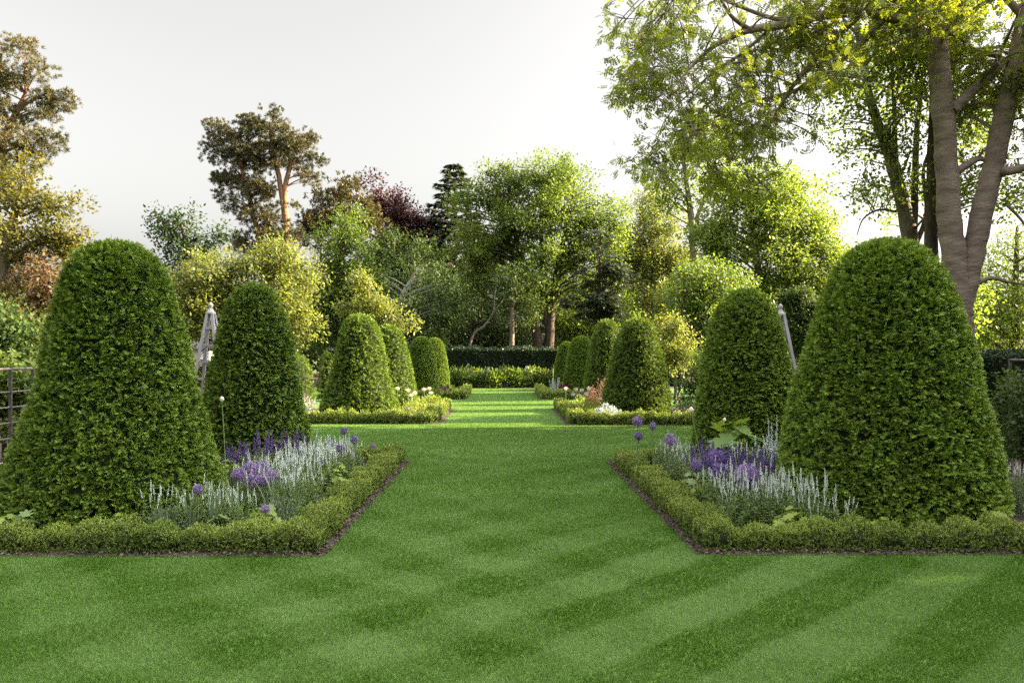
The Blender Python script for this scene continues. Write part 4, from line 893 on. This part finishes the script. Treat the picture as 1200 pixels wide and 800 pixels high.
# alliums
A_G = 'purple allium globes'
def al(px, py, Y, hr, seed, label, **k):
    c = at(px, py, Y); return allium((c[0], c[1]), c[2], hr, seed, label, A_G, **k)
cl = 'faded lilac allium globe in the cluster in front of the left white drift'
for i, (px, py, Y, hr) in enumerate([(280, 556, 7.3, .07), (293, 550, 7.5, .08), (307, 549, 7.6, .075), (318, 558, 7.4, .065), (296, 563, 7.25, .07), (309, 562, 7.3, .065)]): al(px, py, Y, hr, 300 + i, cl)
al(232, 573, 6.75, .045, 310, 'single purple allium in front of the large left yew')
al(311, 596, 6.45, .04, 311, 'low purple allium just behind the left hedge corner')
al(403, 505, 9.9, .05, 312, 'topmost dark purple allium near the far end of the left bed', mat='purple')
al(415, 515, 9.8, .052, 313, 'violet allium right of and below the topmost left one', mat='purple')
al(398, 525, 9.6, .06, 314, 'violet allium lowest of the group near the left hedge end', mat='purple')
al(386, 520, 9.7, .05, 315, 'dull purple allium nearest the tall dark left yew')
al(437, 522, 10.2, .035, 316, 'small dull allium closest to the end of the left hedge')
al(375, 541, 9.0, .06, 317, 'lilac allium above the far white salvias on the left')
al(370, 549, 8.9, .05, 318, 'lilac allium low in the white salvias on the left')
al(747, 494, 9.9, .068, 320, 'greyish lilac allium topmost at the end of the right bed')
al(765, 499, 10.0, .052, 321, 'lilac allium right of the greyish topmost one')
al(748, 511, 9.7, .056, 322, 'violet allium below the greyish topmost one at the right bed end', mat='purple')
al(785, 515, 9.2, .075, 323, 'round violet allium at the left of the purple salvias, right bed')
al(838, 539, 7.9, .11, 324, 'large violet allium globe in the middle of the right bed', mat='purple', nf=280)
al(816, 546, 7.8, .065, 325, 'violet allium left of the large violet globe', mat='purple')
al(842, 553, 7.6, .09, 326, 'violet allium just below the large violet globe', mat='purple')
al(876, 559, 7.2, .125, 327, 'biggest starry lilac allium with a dark centre', eye=True, nf=330)
# tall buds
c = at(260, 470, 7.55); bud((c[0] + .05, c[1]), c[2], 1, 'tall thin stem with pale bud in front of the tall dark left yew', (-.05, 0))
c = at(810, 483, 8.0); bud((c[0] + .16, c[1]), c[2], 2, 'tall leaning stem with pale bud in front of the rounded right yew', (-.16, 0), .026)
c = at(849, 494, 9.3); bud((c[0], c[1]), c[2], 3, 'short pale bud left of the big-leaved plant', (0, 0))
# iris
I_G = 'sword-leaved iris plants'
for i, (x, y, h) in enumerate([(-2.62, 6.62, .50), (-2.42, 6.6, .46), (-2.25, 6.75, .50), (-2.05, 7.15, .52), (-1.92, 7.3, .50)]):
    iris((x, y), 11 if i < 3 else 14, h, 330 + i, ['sword-leaved clump nearest the foot of the large left yew', 'middle sword-leaved clump at the left front', 'sword-leaved clump right of the single front allium', 'sword-leaved clump in front of the faded lilac alliums', 'sword-leaved clump at the front edge of the left white drift'][i], I_G)
# leafy clumps
L_G = 'rounded leafy clumps in the near beds'
for loc, n, lr, h, sp, mt, lb in [((-1.98, 6.62), 26, .055, .26, .17, 'lime', 'light green lobed-leaf clump behind the left hedge corner'), ((-2.3, 6.5), 20, .05, .22, .15, 'fol', 'round-leaved clump beneath the sword leaves at left'),
        ((-1.86, 8.75), 26, .055, .34, .17, 'lime', 'bright green leafy clump beside the left hedge in the white drift'), ((-1.88, 10.5), 22, .055, .34, .17, 'lime', 'leafy green clump at the far end of the left bed'), ((-2.88, 8.35), 24, .05, .44, .13, 'lime', 'yellow-green spurge between the two left yews'),
        ((-4.0, 6.37), 12, .05, .27, .14, 'lime', 'pale leaves poking over the left front hedge below the large yew'), ((-3.1, 6.37), 12, .045, .27, .12, 'lime', 'small pale leaves over the left front hedge near the yew centre'), ((-3.85, 6.42), 10, .05, .26, .14, 'fol', 'second pale leaf clump at the left end of the front hedge'),
        ((2.02, 8.35), 24, .06, .34, .18, 'fol', 'dark green leafy clump by the right hedge at mid bed'), ((2.0, 7.95), 20, .06, .28, .16, 'lime', 'light green leafy clump left of the front white drift, right bed'), ((2.35, 6.50), 22, .05, .27, .18, 'lime', 'light green leaf clump behind the right front hedge'),
        ((3.05, 6.38), 12, .045, .24, .12, 'lime', 'few light leaves over the hedge below the broad right yew'), ((4.05, 6.42), 14, .06, .29, .16, 'lime', 'light green leaves over the hedge at the right edge')]:
    leafy_clump('leafy_plant', loc, n, lr, h, sp, mt, int(abs(loc[0] * 100 + loc[1] * 10)), lb, group=L_G)
leafy_clump('plume_poppy', (2.62, 9.0), 20, .14, .74, .30, 'poppyleaf', 350, 'big-leaved pale green plant in the middle of the right bed', lobes=7, dome=.25)
spire_plant('artemisia', (2.98, 8.75), 9, .86, .10, 'silver', 351, 'tall silvery feathered spires left of the broad right yew')
spire_plant('artemisia', (3.22, 8.85), 3, .84, .05, 'silver', 352, 'narrow silver spire touching the edge of the broad right yew')
# fine grey-green foliage between the flowers
for i, (x, y, rx, h) in enumerate([(-2.05, 7.6, .26, .36), (-2.4, 7.9, .28, .38), (-2.15, 8.9, .28, .40), (-2.3, 9.6, .26, .42), (-1.98, 10.0, .24, .38), (-2.75, 6.55, .2, .26), (-1.95, 6.95, .2, .28), (-2.75, 8.9, .24, .42)]):
    mound('catmint_plant', (x, y), rx, h, 1500, .034, 'greyfol', 500 + i, 'fine grey-green foliage cushion among the flowers of the near left bed', group='foliage cushions in the near beds', asp=.32)
for i, (x, y, rx, h) in enumerate([(2.25, 7.0, .26, .34), (2.2, 7.5, .26, .34), (2.55, 6.85, .2, .30), (2.5, 7.9, .28, .38), (2.2, 8.6, .26, .40), (2.75, 8.6, .26, .42), (2.15, 9.5, .26, .42), (2.15, 10.2, .24, .40), (4.9, 7.5, .26, .34)]):
    mound('catmint_plant', (x, y), rx, h, 1500, .034, 'greyfol', 520 + i, 'fine grey-green foliage cushion among the flowers of the near right bed', group='foliage cushions in the near beds', asp=.32)
# middle and far beds
for i, (x, y, rx, h, mt, lb) in enumerate([(-2.2, 18.9, .45, .34, 'gold', 'sunlit pale foliage mound in the middle left bed corner'), (-2.2, 20.0, .5, .4, 'lime', 'sunlit lime foliage mound right of the half-lit yew'), (-2.15, 21.4, .5, .42, 'gold', 'sunlit yellowish mound behind the lime one, middle left bed'),
        (-2.2, 18.35, .3, .3, 'greyfol', 'grey-green mound at the front of the middle left bed'), (-2.0, 22.4, .35, .45, 'lime', 'lime mound at the back corner of the middle left bed'), (-5.1, 19.5, .6, .62, 'cream', 'sunlit drift of pale flowers between the dark yew and the half-lit yew'), (-5.2, 18.7, .5, .5, 'gold', 'sunlit yellowish plant left of the half-lit yew'),
        (-2.15, 28.9, .4, .4, 'plum', 'plum-leaved plant in the far left bed'), (-2.1, 30.2, .45, .42, 'lime', 'light green mound behind the plum-leaved plant'),
        (2.1, 18.5, .4, .36, 'lime', 'green mound behind the middle right hedge corner'), (2.35, 18.1, .34, .40, 'silver', 'silvery blue mound at the foot of the middle right cone'), (2.15, 19.6, .45, .42, 'gold', 'yellowish mound beneath the white alliums'), (2.2, 21.2, .5, .45, 'lime', 'green mound at the back of the middle right bed'),
        (2.6, 20.4, .28, .95, 'peach', 'peach-pink feathery plume plant beside the middle right cone'), (2.28, 20.6, .2, .7, 'peach', 'smaller peach plume plant next to the white alliums'), (2.1, 28.9, .45, .5, 'plum', 'purple-leaved plant in the far right bed'), (2.3, 30.3, .5, .5, 'lime', 'light green mound in the far right bed'),
        (4.6, 19.3, .5, .5, 'greyfol', 'grey-green plant right of the middle right cone')]):
    mound('perennial_mound', (x, y), rx, h, 1500 if y < 25 else 900, .055 if y < 25 else .08, mt, 360 + i, lb)
spire_plant('artemisia', (1.85, 28.8), 7, .75, .25, 'silver', 390, 'white silvery spires in the far right bed', L=.09)
wal = allium((0, 0), .85, .06, 395, 'white allium globe', 'white allium globes', mat='cream', nf=90)
WA = [(672, 462, 19.0), (675, 456, 19.6), (682, 457, 19.4), (687, 461, 19.1), (690, 455, 20.0), (663, 455, 20.8), (703, 467, 18.6), (679, 463, 18.9)]
WB = [(497, 456, 20.6), (503, 455, 21.0), (505, 460, 20.3), (486, 460, 18.9), (478, 457, 19.6), (482, 463, 18.7), (466, 455, 20.2)]
for j, (lst, lb) in enumerate([(WA, 'white allium globe in the group left of the middle right cone'), (WB, 'sunlit white allium globe right of the half-lit left yew')]):
    for i, (px, py, Y) in enumerate(lst):
        c = at(px, py, Y); o = wal if (i == 0 and j == 0) else dup(wal, (0, 0, 0)); s = c[2] / .85
        o.location = (c[0], c[1], 0); o.scale = (1, 1, s); o['label'] = lb; o['group'] = 'white allium globes'
# leafy plants along the back hedge
pe = mound('peony_plant', (-3.0, 38.6), .62, .98, 700, .15, 'mid', 400, 'leafy green peony in the row below the dark end hedge', 'plant', 'leafy plants along the end hedge')
pf = mound('peony_plant', (-2.4, 38.9), .6, .92, 700, .15, 'dark', 401, 'leafy green peony in the row below the dark end hedge', 'plant', 'leafy plants along the end hedge')
for i in range(22):
    x = -2.0 + .42 * (i if i < 15 else i - 29); o = (pe, pf)[i % 2].copy(); C.objects.link(o); o.location = (x + rf.normal(0, .08), 38.4 + rf.random() * .7, 0); o.rotation_euler = (0, 0, rf.uniform(0, 6)); o.scale = (1, 1, rf.uniform(.85, 1.1))
sp = spire_plant('foxglove', (2.38, 38.0), 2, 1.35, .04, 'white', 402, 'white foxglove standing before the right end of the dark hedge', 'flower', 'white foxgloves before the end hedge', L=.055)
for x, y, s, lb in [(2.95, 38.3, .95, 'white foxglove closest to the far right yews'), (-.75, 39.2, 1.05, 'faint white foxglove left of centre before the dark hedge'), (1.1, 39.3, 1.1, 'white foxglove highest against the dark hedge')]:
    o = sp.copy(); C.objects.link(o); o.location = (x, y, 0); o.scale = (1, 1, s); o['label'] = lb
